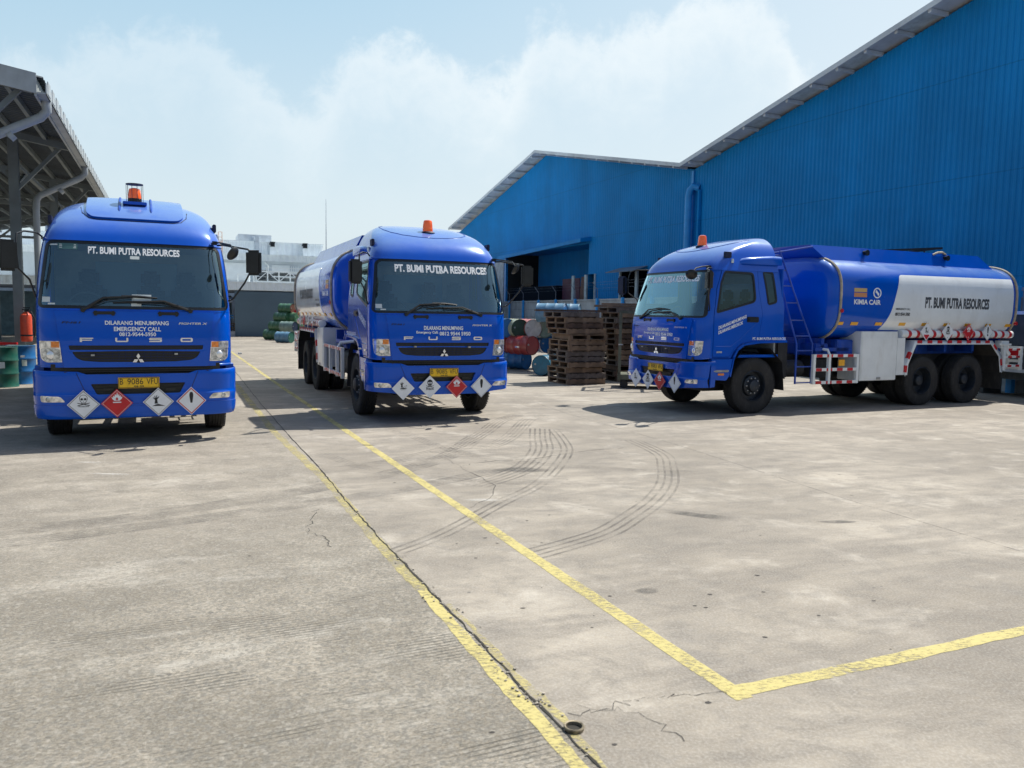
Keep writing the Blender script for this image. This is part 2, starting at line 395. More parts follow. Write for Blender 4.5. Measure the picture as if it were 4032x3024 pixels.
def patch(mb, src, mapf, us=UFRONT, vs=None, off=0.0, thick=0.0):
    me = fill2d(src) if isinstance(src, list) else src
    if vs is None: vs = frange(0, 4, .08)
    V_, F_ = cut_grid(me, us, vs)
    P = [mapf(u, v, off) for u, v in V_]
    mb.add(P, F_)
    if thick:
        cnt = {}
        for f in F_:
            for i in range(len(f)):
                e = (f[i], f[(i + 1) % len(f)]); cnt[e] = cnt.get(e, 0) + 1
        bd = [e for e in cnt if (e[1], e[0]) not in cnt]
        ids = {}
        vs2 = []; fs2 = []
        for a, b in bd:
            for q in (a, b):
                if q not in ids: ids[q] = len(vs2); vs2 += [P[q], mapf(V_[q][0], V_[q][1], off - thick)]
            fs2.append((ids[b], ids[a], ids[a] + 1, ids[b] + 1))
        mb.add(vs2, fs2)
    return mb
FLATF = lambda y: (lambda u, v, off=0: Vector((u, y - off, v)))

exec_parts = []
# ================================================================== THE TANKER TRUCKS
# truck frame: x to the right seen from the front, y backwards, z up, origin on the ground under the number plate
CAB = Shell([(1.0, 1.0, .045, 1.17, .30, 10, .05), (1.35, 1.35, .045, 1.17, .30, 10, .05), (1.6, 1.6, .05, 1.168, .30, 10, .05),
             (1.70, 1.70, .062, 1.166, .30, 10, .05), (1.78, 1.78, .077, 1.163, .30, 10, .05), (2.0, 2.0, .135, 1.152, .30, 10, .05),
             (2.3, 2.3, .225, 1.13, .30, 10, .05), (2.616, 2.616, .33, 1.086, .30, 10, .05), (2.70, 2.70, .37, 1.068, .30, 10, .05), (2.77, 2.77, .43, 1.02, .30, 10, .05)])
DOME = Shell([(0, 2.635, .322, 1.094, .30, 10, .05), (1, 2.75, .372, 1.058, .32, 9, .05), (2, 2.86, .45, 1.02, .34, 8, .06), (3, 2.97, .58, .98, .36, 7, .07),
              (4, 3.07, .76, .93, .38, 6, .08), (5, 3.15, .98, .87, .38, 5, .09), (6, 3.215, 1.23, .79, .34, 5, .08), (7, 3.265, 1.48, .70, .28, 4.5, .06),
              (8, 3.30, 1.70, .58, .16, 4, .04), (9, 3.315, 1.84, .42, .07, 4, .01)])
BUMP = Shell([(.34, .34, .07, 1.17, .28, 9, .05), (.40, .40, .03, 1.20, .28, 9, .05), (.54, .54, .012, 1.215, .28, 9, .05), (.66, .66, .0, 1.222, .28, 9, .05),
              (.675, .675, .008, 1.222, .28, 9, .05), (.70, .70, .016, 1.222, .28, 9, .05), (.93, .93, .02, 1.225, .28, 9, .05), (.975, .975, .035, 1.222, .28, 9, .05), (1.0, 1.0, .07, 1.20, .28, 9, .05)])
def box_(x0, x1, z0, z1): return [(x0, z0), (x1, z0), (x1, z1), (x0, z1)]

WS = rnd([(-1.117, 1.78), (1.117, 1.78), (1.017, 2.616), (-1.017, 2.616)], [.07, .07, .09, .09], 6)
DOOR_R = rnd([(.385, 1.06), (.78, 1.06), (.86, 1.17), (1.04, 1.30), (1.44, 1.345), (1.53, 1.85), (1.44, 2.3), (1.43, 2.70), (.62, 2.68), (.47, 2.3), (.392, 1.80)], [0, .02, .05, .06, .02, .05, .05, .06, .06, .02, .02], 4)
DWIN_R = rnd([(.455, 1.86), (1.36, 2.08), (1.32, 2.60), (.66, 2.61), (.56, 2.40)], [.05, .09, .07, .05, .03], 5)
QWIN_R = rnd([(1.665, 2.03), (1.865, 2.08), (1.79, 2.63), (1.565, 2.63)], .05, 5)
proto = thing('tanker_truck', '', 'truck')
def to_s(loop, side):
    out = []
    for u, z in densify(loop, .04):
        out.append((CAB.ay(u, z), z))
    return out if side > 0 else [(-s_, z) for s_, z in reversed(out)]
def front_s(loop): return [(CAB.ax(u, z), z) for u, z in densify(loop, .05)]

def build_cab():
    SG = frange(-3.2, -1.25, .25) + frange(-1.25, -.85, .026) + frange(-.85, .85, .1) + frange(.85, 1.25, .026) + frange(1.25, 3.2, .25)
    def rear(z): return CAB.ay(2.05 if z < 2.0 else 2.05 - (z - 2.0) * .14, z)
    low = [(.35, 1.04), (.80, 1.04), (.88, 1.16), (1.05, 1.28), (1.45, 1.325), (2.12, 1.34)]
    right = [(CAB.ay(y, z), z) for y, z in low] + [(rear(z), z) for z in (1.5, 1.8, 2.0, 2.3, 2.6, 2.77)]
    outer = [(-s_, z) for s_, z in reversed(right)][:-1] and None
    bottom_front = [(x, 1.02) for x in frange(-1.0, 1.0, .2)]
    outline = bottom_front + right + [(-s_, z) for s_, z in reversed(right)]
    mb = MB()
    patch(mb, [densify(outline, .06), front_s(inset(WS, -.012)), to_s(DOOR_R, 1), to_s(DOOR_R, -1), to_s(QWIN_R, 1), to_s(QWIN_R, -1)], CAB.A, SG, frange(1.0, 2.8, .05), thick=.03)
    # roof plate, back wall, floor
    mb.box(-1.0, 1.0, .75, 2.0, 2.74, 2.775, bev=.02)
    mb.box(-1.14, 1.14, 1.98, 2.03, 1.35, 2.70, bev=.01)
    mb.box(-1.1, 1.1, .42, 2.0, 1.05, 1.10)
    cabo = mb.build('cab', M['blue'], proto)
    # window rubber
    for src, mf, vsx in ((WS, CAB.F, None), (QWIN_R, CAB.SR, None), (mirror(QWIN_R), CAB.SL, None)):
        g = MB(); patch(g, [inset(densify(src, .05), -.016), inset(densify(src, .05), .022)], mf, UFRONT + frange(1.3, 2.0, .3) + [-x for x in frange(1.3, 2, .3)], off=.007, thick=.03)
        g.build('window_seal', M['black'], cabo)
    g = MB(); patch(g, [inset(densify(WS, .05), .018)], CAB.F, off=.002); g.build('windscreen', M['glass'], proto)
    for L, mf in ((QWIN_R, CAB.SR), (mirror(QWIN_R), CAB.SL)):
        g = MB(); patch(g, [inset(densify(L, .05), .018)], mf, off=.001); g.build('rear_quarter_window', M['glass_s'], proto)
    # doors
    for sgn in (1, -1):
        L = DOOR_R if sgn > 0 else mirror(DOOR_R); Wn = DWIN_R if sgn > 0 else mirror(DWIN_R); mf = CAB.SR if sgn > 0 else CAB.SL
        ug = sorted(frange(.36, .75, .03) + [.8, 1.0, 1.2, 1.4]); ug = ug if sgn > 0 else [-x for x in ug]
        d = MB(); patch(d, [inset(densify(L, .05), .010), densify(Wn, .05)], mf, ug, off=.004, thick=.035)
        do = d.build('door', M['blue'], proto)
        g = MB(); patch(g, [inset(densify(Wn, .05), -.012), inset(densify(Wn, .05), .028)], mf, ug, off=.008, thick=.03); g.build('window_seal', M['black'], do)
        g = MB(); patch(g, [inset(densify(Wn, .05), .02)], mf, ug, off=.0); g.build('door_window', M['glass_s'], do)
        x = sgn
        g = MB(); g.box(*sorted((x * 1.165, x * 1.20)), 1.17, 1.40, 1.725, 1.775, bev=.012); g.box(*sorted((x * 1.165, x * 1.185)), 1.15, 1.43, 1.70, 1.80, bev=.01)
        g.build('door_handle', M['black'], do)
        # pressed crease lines of the door skin
        g = MB(); g.tube([mf(sgn * .45 if sgn > 0 else -.45, 1.26, .002), mf(sgn * .80, 1.26, .002), mf(sgn * 1.02, 1.40, .002), mf(sgn * 1.40, 1.70, .002)], .009, 6)
        g.build('door_crease', M['blue'], do)
        g = MB(); g.box(*sorted((x * 1.16, x * 1.185)), .46, .60, 1.13, 1.185, bev=.012); g.build('side_lamp', M['lens'], proto)
    # drip rail / roof side mouldings
    for sgn in (1, -1):
        g = MB()
        prof = [(1.0, 1.02, 2.765, 2.80), (1.1, 1.085, 2.765, 2.86), (1.4, 1.09, 2.765, 2.90), (1.8, 1.09, 2.765, 2.93), (2.02, 1.08, 2.765, 2.93)]
        rings = []
        for y, xo, z0, z1 in prof:
            xi = .86; b = min(.05, (z1 - z0) * .45)
            rings.append([(sgn * xi, y, z0), (sgn * xo, y, z0), (sgn * xo, y, z1 - b), (sgn * (xo - .012), y, z1 - b * .35), (sgn * (xo - b), y, z1), (sgn * xi, y, z1 + .03)])
        vs = [p for r_ in rings for p in r_]; n_ = 6; fs = []
        for i in range(len(rings) - 1):
            for k in range(n_): k2 = (k + 1) % n_; fs.append((i * n_ + k, (i + 1) * n_ + k, (i + 1) * n_ + k2, i * n_ + k2))
        fs += [tuple(range(n_)), tuple((len(rings) - 1) * n_ + k for k in range(n_))]
        g.add(vs, fs); g.build('roof_side_moulding', M['blue'], proto, smooth=50)
        g = MB(); g.box(*sorted((sgn * .985, sgn * 1.03)), .70, .86, 2.86, 2.97, M=None, bev=.008); g.build('roof_bracket', M['seam'], proto)
        g = MB(); g.lathe([(0, .0), (.028, 0), (.028, .05), (.02, .075), (0, .08)], 12, 'Z', (sgn * 1.05, .86, 2.77)); g.build('roof_marker_lamp', M['lens'], proto)
    # dome
    mb = MB(); rows = []; vv = frange(0, 9, .25)
    for v in vv:
        amax = 1.25 + max(0.002, 1.93 - (DOME.y0(v) + DOME.c(v) + DOME.Rc(v)))
        al = frange(-.85, .85, .1); cr = frange(.85, 1.25, .04)[1:]
        aa = [-amax] + [-1.25 - (amax - 1.25) * k / 4 for k in (3, 2, 1)] + [-x for x in reversed(cr)] + al + cr + [1.25 + (amax - 1.25) * k / 4 for k in (1, 2, 3, 4)]
        rows.append([DOME.pt(a, v) for a in aa])
    n_ = len(rows[0]); vs = [p for r_ in rows for p in r_]; fs = []
    for i in range(len(rows) - 1):
        for k in range(n_ - 1): fs.append((i * n_ + k, i * n_ + k + 1, (i + 1) * n_ + k + 1, (i + 1) * n_ + k))
        fs.append((i * n_ + n_ - 1, i * n_, (i + 1) * n_, (i + 1) * n_ + n_ - 1))
    fs.append(tuple((len(rows) - 1) * n_ + k for k in range(n_)))
    mb.add(vs, fs); dm = mb.build('roof_fairing', M['blue'], proto, smooth=40)
    return cabo, dm
cabo, dome = build_cab()

def build_front():
    # front panel below the windscreen
    FP = rnd([(-.845, 1.02), (.845, 1.02), (.865, 1.25), (.935, 1.735), (-.935, 1.735), (-.865, 1.25)], .015, 3)
    up = rnd([(-.78, 1.243), (.78, 1.243), (.79, 1.300), (-.79, 1.300)], .012, 3)
    lw = rnd([(-.07, 1.085), (0, 1.075), (.07, 1.085), (.45, 1.088), (.64, 1.105), (.71, 1.14), (.755, 1.218), (0, 1.230), (-.755, 1.218), (-.71, 1.14), (-.64, 1.105), (-.45, 1.088)], [.02, 0, .02, 0, .05, .05, .02, 0, .02, .05, .05, 0], 4)
    g = MB(); patch(g, [densify(FP), densify(up), densify(lw)], CAB.F, off=.022, thick=.03); fp = g.build('front_panel', M['blue'], proto)
    g = MB(); patch(g, [densify(inset(up, -.01))], CAB.F, off=.003); patch(g, [densify(inset(lw, -.01))], CAB.F, off=.003)
    gr = g.build('grille', M['black'], proto)
    g = MB()
    for z in (1.188, 1.153, 1.118):
        w = .70 if z > 1.16 else (.66 if z > 1.13 else .58)
        patch(g, [densify(box_(-w, w, z - .006, z + .006))], CAB.F, off=.016, thick=.014)
    patch(g, [densify(box_(-.76, .76, 1.272, 1.280))], CAB.F, off=.014, thick=.012)
    for x in [i * .075 - .3 for i in range(9)]:
        patch(g, [box_(x - .004, x + .004, 1.098, 1.215)], CAB.F, off=.010, thick=.009)
        patch(g, [box_(x - .004, x + .004, 1.256, 1.297)], CAB.F, off=.010, thick=.009)
    g.build('grille_slats', M['seam'], gr)
    # seam line of front panel
    for s_ in (1, -1):
        L = [(.905, 1.105), (.875, 1.22), (.888, 1.355), (1.126, 1.355), (1.122, 1.16), (1.10, 1.11), (1.07, 1.088), (.872, 1.082)]
        L = rnd([(.868, 1.086), (1.05, 1.083), (1.108, 1.125), (1.124, 1.353), (.893, 1.353)], [.01, .04, .04, .01, .01], 4)
        L = L if s_ > 0 else mirror(L)
        g = MB(); patch(g, [densify(L, .03)], CAB.F, off=.004, thick=.03); hl = g.build('headlight', M['lens'], proto)
        L2 = rnd([(.885, 1.100), (1.045, 1.097), (1.093, 1.135), (1.104, 1.255), (.895, 1.255)], .012, 3); L2 = L2 if s_ > 0 else mirror(L2)
        g = MB(); patch(g, [densify(L2, .03)], CAB.F, off=.0065); g.build('lamp_reflector', M['lens_in'], hl)
        c = CAB.F(s_ * .985, 1.175, .004)
        g = MB(); g.lathe([(0, -.012), (.03, -.010), (.052, .0), (.055, .004)], 16, 'Y', c); g.build('bulb_bowl', M['chrome'], hl)
        am = box_(.897, .985, 1.272, 1.346) if s_ > 0 else box_(-.985, -.897, 1.272, 1.346)
        g = MB(); patch(g, [densify(am, .03)], CAB.F, off=.008, thick=.003); g.build('indicator', M['amber'], hl)
        wl = box_(.99, 1.118, 1.272, 1.346) if s_ > 0 else box_(-1.118, -.99, 1.272, 1.346)
        g = MB(); patch(g, [densify(wl, .02)], CAB.F, off=.008, thick=.003)
        g.build('position_lamp', M['lens'], hl)
        gl = box_(.88, 1.12, 1.262, 1.268) if s_ > 0 else box_(-1.12, -.88, 1.262, 1.268)
        g = MB(); patch(g, [densify(gl, .02)], CAB.F, off=.009, thick=.004); g.build('lamp_divider', M['chrome'], hl)
    # grab handles / vents under the windscreen
    for x0, x1 in ((-.51, -.25), (.24, .50)):
        g = MB(); g.box(x0, x1, .025, .06, 1.695, 1.735, bev=.012); g.box(x0 + .01, x0 + .05, .03, .08, 1.68, 1.74, bev=.006); g.box(x1 - .05, x1 - .01, .03, .08, 1.68, 1.74, bev=.006)
        g.build('grab_handle', M['black'], proto)
    g = MB(); patch(g, [densify(box_(-1.13, 1.13, 1.742, 1.772))], CAB.F, off=.004, thick=.01); g.build('cowl_strip', M['blue'], proto)
    # wipers
    for x0, z0, xe, ze, xa, za, b0, b1 in ((-.62, 1.745, -.39, 1.895, -.04, 1.925, -.18, .24), (.64, 1.75, .32, 1.865, .0, 1.855, .12, -.28)):
        w = MB(); P = lambda x, z, o=.03: CAB.F(x, z, o)
        w.tube([P(x0, z0), P(xe, ze, .045), P(xa, za, .035)], [.024, .014, .010], 6)
        w.tube([P(x0 + .04, z0 + .01), P(xe + (.03 if x0 < 0 else -.03), ze - .035, .045), P(xa, za - .02, .035)], .007, 5)
        w.tube([P(b0, za + .006, .025), P((b0 + b1) / 2, za - .001, .03), P(b1, za - .012, .012)], [.009, .014, .008], 5)
        w.tube([P(b0, za - .004, .012), P((b0 + b1) / 2, za - .012, .012), P(b1, za - .018, .01)], .006, 4)
        w.lathe([(0, -.05), (.026, -.045), (.03, -.02), (.03, .02)], 12, 'Y', P(x0, z0, .01)); w.build('wiper', M['black'], proto)
    # badge
    g = MB(); L = .077; h = L / (2 * math.sqrt(3)) ; cx, cz = 0, 1.122
    for ang in (90, 210, 330):
        d = Vector((math.cos(R(ang)), math.sin(R(ang)))); q = Vector((-d.y, d.x))
        pts = [Vector((cx, cz)) + d * .002, Vector((cx, cz)) + d * L / 2 - q * h, Vector((cx, cz)) + d * L, Vector((cx, cz)) + d * L / 2 + q * h]
        g.prism([(p.x, p.y) for p in pts], .008, -.006, 'Y')
    g.build('badge', M['chrome'], proto, smooth=0)
    for ch, cx in (('F', -.587), ('U', -.187), ('S', .208), ('O', .583)):
        w, h, q, z0 = .075, .054, .0155, 1.344
        GL_ = {'F': [[(-w, 0), (-w + .024, 0), (-w + .024, .017), (w * .8, .017), (w * .8, .017 + q * .8), (-w + .024, .017 + q * .8), (-w + .024, h - q), (w, h - q), (w, h), (-w, h)]],
               'U': [[(-w, h), (-w, .012), (-w + .014, 0), (w - .014, 0), (w, .012), (w, h), (w - .022, h), (w - .022, q), (-w + .022, q), (-w + .022, h)]],
               'S': [[(-w, 0), (w - .01, 0), (w, .01), (w, .031), (w - .01, .036), (-w + .024, .036), (-w + .024, h - .013), (w, h - .013), (w, h), (-w + .01, h), (-w, h - .01), (-w, .029), (-w + .01, .023), (w - .024, .023), (w - .024, .013), (-w, .013)]],
               'O': [[(-w + .014, 0), (w - .014, 0), (w, .012), (w, h - .012), (w - .014, h), (-w + .014, h), (-w, h - .012), (-w, .012)], [(-w + .024, q), (-w + .024, h - q), (w - .024, h - q), (w - .024, q)]]}
        g = MB(); patch(g, [[(cx + x, z0 + z) for x, z in lp] for lp in GL_[ch]], CAB.F, off=.034, thick=.014); g.build('chrome_letter', M['chrome'], proto, smooth=0)
    g = MB(); patch(g, text2d('FN61', (-.86, -.645, 1.575, 1.602), .015, shear=.2), CAB.F, off=.024); g.build('model_lettering', M['seam'], proto, smooth=0)
    g = MB(); patch(g, text2d('FIGHTER X', (.49, .845, 1.572, 1.60), .01, shear=.2), CAB.F, off=.026, thick=.004); g.build('model_badge', M['chrome'], proto, smooth=0)
    # dark gap between panel and bumper with grille bars
    g = MB(); patch(g, [densify(box_(-.97, .97, .86, 1.0))], BUMP.F, vs=frange(.8, 1.0, .05), off=-.05)
    g.box(-1.0, 1.0, .10, .13, .80, 1.06); g.box(-.9, .9, .055, .08, .985, .997); g.box(-.85, .85, .055, .08, .955, .965)
    g.build('lower_grille', M['black'], proto)
    # step panel between bumper and wheel
    for s_ in (1, -1):
        g = MB(); x = s_
        prof = [(.36, .66), (.70, .64), (.76, .72), (.83, 1.03), (.36, 1.03)]
        pr = rnd(prof, [.01, .03, .03, .01, .01], 3)
        a0, a1 = sorted((x * 1.10, x * 1.20)); g.prism(pr, a0, a1, 'X'); st = g.build('step_panel', M['blue'], proto)
        g = MB(); g.box(*sorted((x * 1.195, x * 1.225)), .38, .74, .795, .835, bev=.01); g.build('step_trim', M['steel'], st)
        g = MB(); g.box(*sorted((x * 1.195, x * 1.212)), .50, .64, .735, .775, bev=.006); g.build('side_reflector', M['amber'], st)
        # wheel-arch lip of the cab
        g = MB(); arc = [(.80, .70), (.87, 1.03), (.95, 1.18), (1.10, 1.275), (1.45, 1.315), (2.12, 1.33)]
        for i in range(len(arc) - 1):
            (y0, z0), (y1, z1) = arc[i], arc[i + 1]
            g.add([(x * 1.0, y0, z0), (x * 1.205, y0, z0), (x * 1.205, y1, z1), (x * 1.0, y1, z1), (x * 1.0, y0, z0 + .0), (x * 1.205, y0 - .03, z0 + .035), (x * 1.205, y1 - .01, z1 + .045), (x * 1.0, y1 - .01, z1 + .045)],
                  [(0, 1, 2, 3), (4, 5, 6, 7), (1, 5, 6, 2), (0, 1, 5, 4), (3, 2, 6, 7)])
        g.build('wheel_arch', M['blue_dk'] if False else M['blue'], proto)
        g = MB(); pts = [(x * .75, .80, .55), (x * .75, .87, .95), (x * .75, 1.1, 1.2), (x * .75, 1.75, 1.22), (x * .75, 2.05, .95), (x * .75, 2.12, .42)]
        for i in range(len(pts) - 1):
            a, b = pts[i], pts[i + 1]; g.add([a, (x * 1.17, a[1], a[2]), (x * 1.17, b[1], b[2]), b], [(0, 1, 2, 3)])
        g.build('mudguard', M['chassis'], proto)
        # fog lamp
        L = rnd([(.845, .585), (1.115, .585), (1.125, .665), (.90, .655)], [.02, .02, .02, .03], 3); L = L if s_ > 0 else mirror(L)
        g = MB(); patch(g, [densify(L, .03)], BUMP.F, vs=[.62], off=.006, thick=.02); fg = g.build('fog_lamp', M['lens'], proto)
        c = BUMP.F(s_ * 1.03, .622, .008); g = MB(); g.lathe([(0, -.008), (.03, -.004), (.034, .004)], 14, 'Y', c); g.build('lamp_bowl', M['lens_in'], fg)
build_front()

def build_bumper(skirt):
    """returns list of part objects; skirt=True: deep one-piece skirt"""
    zb = .365 if skirt else .50
    L = [(-1.21, zb + .02), (-.9, zb), (-.62, zb - (.0 if skirt else .04)), (.62, zb - (.0 if skirt else .04)), (.9, zb), (1.21, zb + .02)]
    top = [(1.2249, .985), (.98, .975), (.70, .965), (.60, .93), (-.60, .93), (-.70, .965), (-.98, .975), (-1.2249, .985)]
    intake = rnd([(-.48, .668), (.48, .668), (.565, .812), (-.565, .812)], .02, 3)
    intake = rnd([(-.49, .672), (.49, .672), (.56, .808), (-.56, .808)], .02, 3)
    VS = [.36, .38, .42, .46, .5, .54, .6, .655, .665, .675, .69, .72, .8, .9, .93, .95, .96, .97, .98]
    g = MB(); patch(g, [densify(L + top, .05), densify(intake)], BUMP.F, vs=VS, thick=.05)
    for s_ in (1, -1):   # return along the side
        mf = BUMP.SR if s_ > 0 else BUMP.SL
        y0 = BUMP.y0(.7) + .33; q = [(y0 - .02, zb + .02), (.43, zb + .03), (.43, 1.0), (y0 - .02, .985)]
        q = q if s_ > 0 else mirror(q)
        patch(g, [densify(q, .05)], mf, [], VS, thick=.04)
    bo = g.build('bumper', M['blue'], proto)
    g = MB(); patch(g, [densify(inset(intake, -.02))], BUMP.F, off=-.045)
    for z in (.70, .74, .78): g.box(-.5, .5, .045, .06, z - .005, z + .005)
    g.box(-.42, -.3, .03, .06, .72, .75); g.box(.32, .44, .03, .06, .70, .74)
    g.build('bumper_intake', M['black'], bo)
    if skirt:
        g = MB(); patch(g, [densify(rnd([(-1.2, .37), (1.2, .37), (1.205, .545), (-1.205, .545)], .01, 2), .05)], BUMP.F, vs=VS, off=.012, thick=.03)
        patch(g, [densify(rnd([(-.50, .44), (.50, .44), (.46, .52), (-.46, .52)], .03, 4), .05)], BUMP.F, vs=VS, off=.02, thick=.012)
        g.build('bumper_skirt', M['blue'], bo)
    for s_ in (1, -1):
        q = [(.60, .66), (.607, .66), (.722, .955), (.715, .955)]; q = q if s_ > 0 else mirror(q)
        g = MB(); patch(g, [densify(q, .05)], BUMP.F, vs=VS, off=.002); g.build('bumper_seam', M['seam'], bo)
    return bo
bump_skirt = build_bumper(True); bump_plain = build_bumper(False)

def build_mirrors():
    def arm(name, pts, r, par): g = MB(); g.tube(pts, r, 8); return g.build(name, M['black'], par)
    def head(c, yaw, w, h, d, name):
        mt = Matrix.Translation(c) @ Matrix.Rotation(yaw, 4, 'Z')
        g = MB(); g.box(-w / 2, w / 2, -d / 2, d / 2, -h / 2, h / 2, M=mt, bev=.032); o = g.build(name, M['black'], proto)
        g = MB(); g.box(-w / 2 + .035, w / 2 - .035, d / 2 - .002, d / 2 + .002, -h / 2 + .035, h / 2 - .035, M=mt); g.build('mirror_glass', M['mirror'], o); return o
    h = head((1.45, .02, 2.42), R(-20), .20, .34, .10, 'side_mirror')
    arm('mirror_arm', [(1.02, .42, 2.66), (1.08, .30, 2.66), (1.26, .12, 2.62), (1.38, .06, 2.60), (1.42, .05, 2.55), (1.41, .06, 2.30), (1.34, .12, 2.15), (1.20, .26, 1.93), (1.14, .30, 1.90)], .013, h)
    c = MB(); mt = Matrix.Translation((1.17, -.14, 2.52)) @ Matrix.Rotation(R(38), 4, 'Y') @ Matrix.Rotation(R(62), 4, 'Z')
    g = MB(); n0 = len(g.v); g.lathe([(0, -.045), (.05, -.04), (.095, -.012), (.105, .01), (.10, .02), (0, .02)], 20, 'Y')
    g.v = [tuple(mt @ Vector((p[0], p[1], p[2] * .95))) for p in g.v]; cv = g.build('front_mirror', M['black'], proto)
    arm('mirror_arm', [(1.0, .38, 2.70), (1.03, .20, 2.68), (1.15, -.03, 2.64), (1.17, -.11, 2.57)], .011, cv)
    g = MB(); g.box(.93, 1.03, .33, .43, 2.66, 2.71, bev=.02); g.build('mirror_mount', M['black'], cv)
    h = head((-1.42, .12, 2.40), R(12), .21, .38, .11, 'side_mirror')
    arm('mirror_arm', [(-1.09, .60, 2.68), (-1.14, .52, 2.72), (-1.26, .35, 2.72), (-1.33, .25, 2.68), (-1.34, .2, 2.52), (-1.32, .2, 2.25), (-1.22, .35, 2.12), (-1.165, .42, 1.9)], .012, h)
    # round blind-spot mirror behind the screen
    g = MB(); g.lathe([(0, -.01), (.05, -.012), (.068, 0), (.06, .015), (0, .015)], 18, 'Y', (.93, .33, 2.10)); g.tube([(.99, .36, 2.11), (1.06, .40, 2.11)], .006, 5); g.build('inner_mirror', M['black'], proto)
build_mirrors()

def build_interior():
    it = MB(); it.box(-1.08, 1.08, 1.90, 1.94, 1.12, 2.66); it.box(-1.05, 1.05, .6, 1.9, 2.60, 2.63)
    io = it.build('cab_lining', M['inter_l'], proto)
    g = MB(); g.box(-1.04, 1.04, .42, .74, 1.12, 1.74, bev=.06); g.box(-.9, -.28, .46, .78, 1.70, 1.84, bev=.06); g.build('dashboard', M['inter'], proto)
    for x, w in ((-.62, .5), (.18, .42), (.66, .46)):
        g = MB(); g.box(x - w / 2, x + w / 2, .98, 1.50, 1.30, 1.46, bev=.06)
        g.box(x - w / 2 + .02, x + w / 2 - .02, 1.46, 1.60, 1.40, 2.10, bev=.06); g.box(x - .13, x + .13, 1.48, 1.58, 2.10, 2.32, bev=.045)
        g.build('seat', M['seat'], proto)
    g = MB(); mt = Matrix.Translation((-.62, .82, 1.80)) @ Matrix.Rotation(R(55), 4, 'X')
    ring = [mt @ Vector((.22 * math.cos(a), .22 * math.sin(a), 0)) for a in frange(0, 2 * math.pi, .3)]
    g.tube(ring, .014, 6, caps=False); g.bar(mt @ Vector((-.22, 0, 0)), mt @ Vector((.22, 0, 0)), .02); g.bar(mt @ Vector((0, 0, 0)), mt @ Vector((0, -.22, 0)), .02); g.tube([mt @ Vector((0, 0, 0)), mt @ Vector((0, 0, -.35))], .03, 8)
    g.build('steering_wheel', M['inter'], proto)
    g = MB(); g.box(-.55, .55, 1.885, 1.897, 1.95, 2.45, bev=.0); g.build('rear_cab_window', mat('rear_window_glow', (.10, .22, .38), .15), proto)  # opaque panel; its paler blue stands in for daylight through the rear window
    g = MB(); patch(g, [box_(-.07, .04, 2.415, 2.455)], CAB.F, off=.0045); g.build('windscreen_sticker', M['paper'], proto)
    g = MB(); patch(g, [box_(-1.075, -.985, 1.84, 1.905)], CAB.F, off=.0045); g.build('windscreen_sticker', M['paper'], proto)
    g = MB(); patch(g, [box_(-1.01, -.93, 1.81, 1.83)], CAB.F, off=.0045); g.build('windscreen_sticker', M['paper'], proto)
build_interior()

# ---- wheels
def make_wheel(kind):
    w = bpy.data.objects.new('front_wheel' if kind == 'f' else 'rear_wheel', None); COL.objects.link(w); w.empty_display_size = .1; w.parent = proto
    Rw = .525; g = MB(); hw = .135
    prof = [(.285, -hw + .03), (.30, -hw + .012), (.36, -hw + .002), (.44, -hw), (.49, -hw + .012), (.515, -hw + .03)]
    xs = [-.105, -.062, -.054, -.022, -.014, .014, .022, .054, .062, .105]
    tr = [(Rw - .008, -.108)]
    for i in range(0, len(xs) - 1):
        gr = i % 2 == 1
        if not gr: tr += [(Rw, xs[i]), (Rw, xs[i + 1])]
        else: tr += [(Rw - .016, xs[i] + .002), (Rw - .016, xs[i + 1] - .002)]
    prof += tr + [(Rw - .008, .108)] + [(r_, -t) for r_, t in reversed(prof)]
    g.lathe(prof, 56, 'X'); 
    # shoulder lugs
    for k in range(56):
        a = 2 * math.pi * k / 56
        for s_ in (-1, 1):
            mt = Matrix.Rotation(a, 4, 'X'); x0, x1 = sorted((s_ * .098, s_ * .128)); g.box(x0, x1, -.011, .011, .498, .523 - .004, M=mt)
    g.build('tyre', M['rubber'], w)
    g = MB()
    if kind == 'f':
        g.lathe([(.29, .12), (.278, .125), (.27, .10), (.265, .02), (.20, .02), (.185, .075), (.165, .085), (.125, .085), (.115, .10), (.11, .15), (.085, .165), (0, .168)], 40, 'X')
        nr, nx = .145, .085
    else:
        g.lathe([(.29, .125), (.278, .13), (.27, .10), (.262, -.06), (.235, -.08), (.16, -.085), (.125, -.08), (.12, .02), (.10, .07), (.06, .085), (0, .087)], 40, 'X')
        nr, nx = .19, -.085
    g.lathe([(.29, -.12), (.278, -.12), (.26, -.05), (0, -.05)], 32, 'X')
    g.build('rim', M['rim'], w)
    g = MB()
    for k in range(10):
        a = 2 * math.pi * k / 10; g.lathe([(.016, 0), (.015, .022), (.008, .028), (0, .028)], 6, 'X', (nx, nr * math.cos(a), nr * math.sin(a)))
    g.build('wheel_nuts', M['steel'], w)
    return w
wf = make_wheel('f'); wr = make_wheel('r')
def place_wheel(w, x, y, first, steer=0):
    o = w if first else copy_tree(w, proto)
    o.parent = proto; o.location = (x, y, .522); o.rotation_euler = (0, 0, (0 if x > 0 else math.pi) + steer); return o
WFR = place_wheel(wf, 1.02, 1.40, True); WFL = place_wheel(wf, -1.02, 1.40, False)
first = True
for y in (5.96, 7.40):
    for x in (1.03, .70, -.70, -1.03):
        place_wheel(wr, x, y, first); first = False

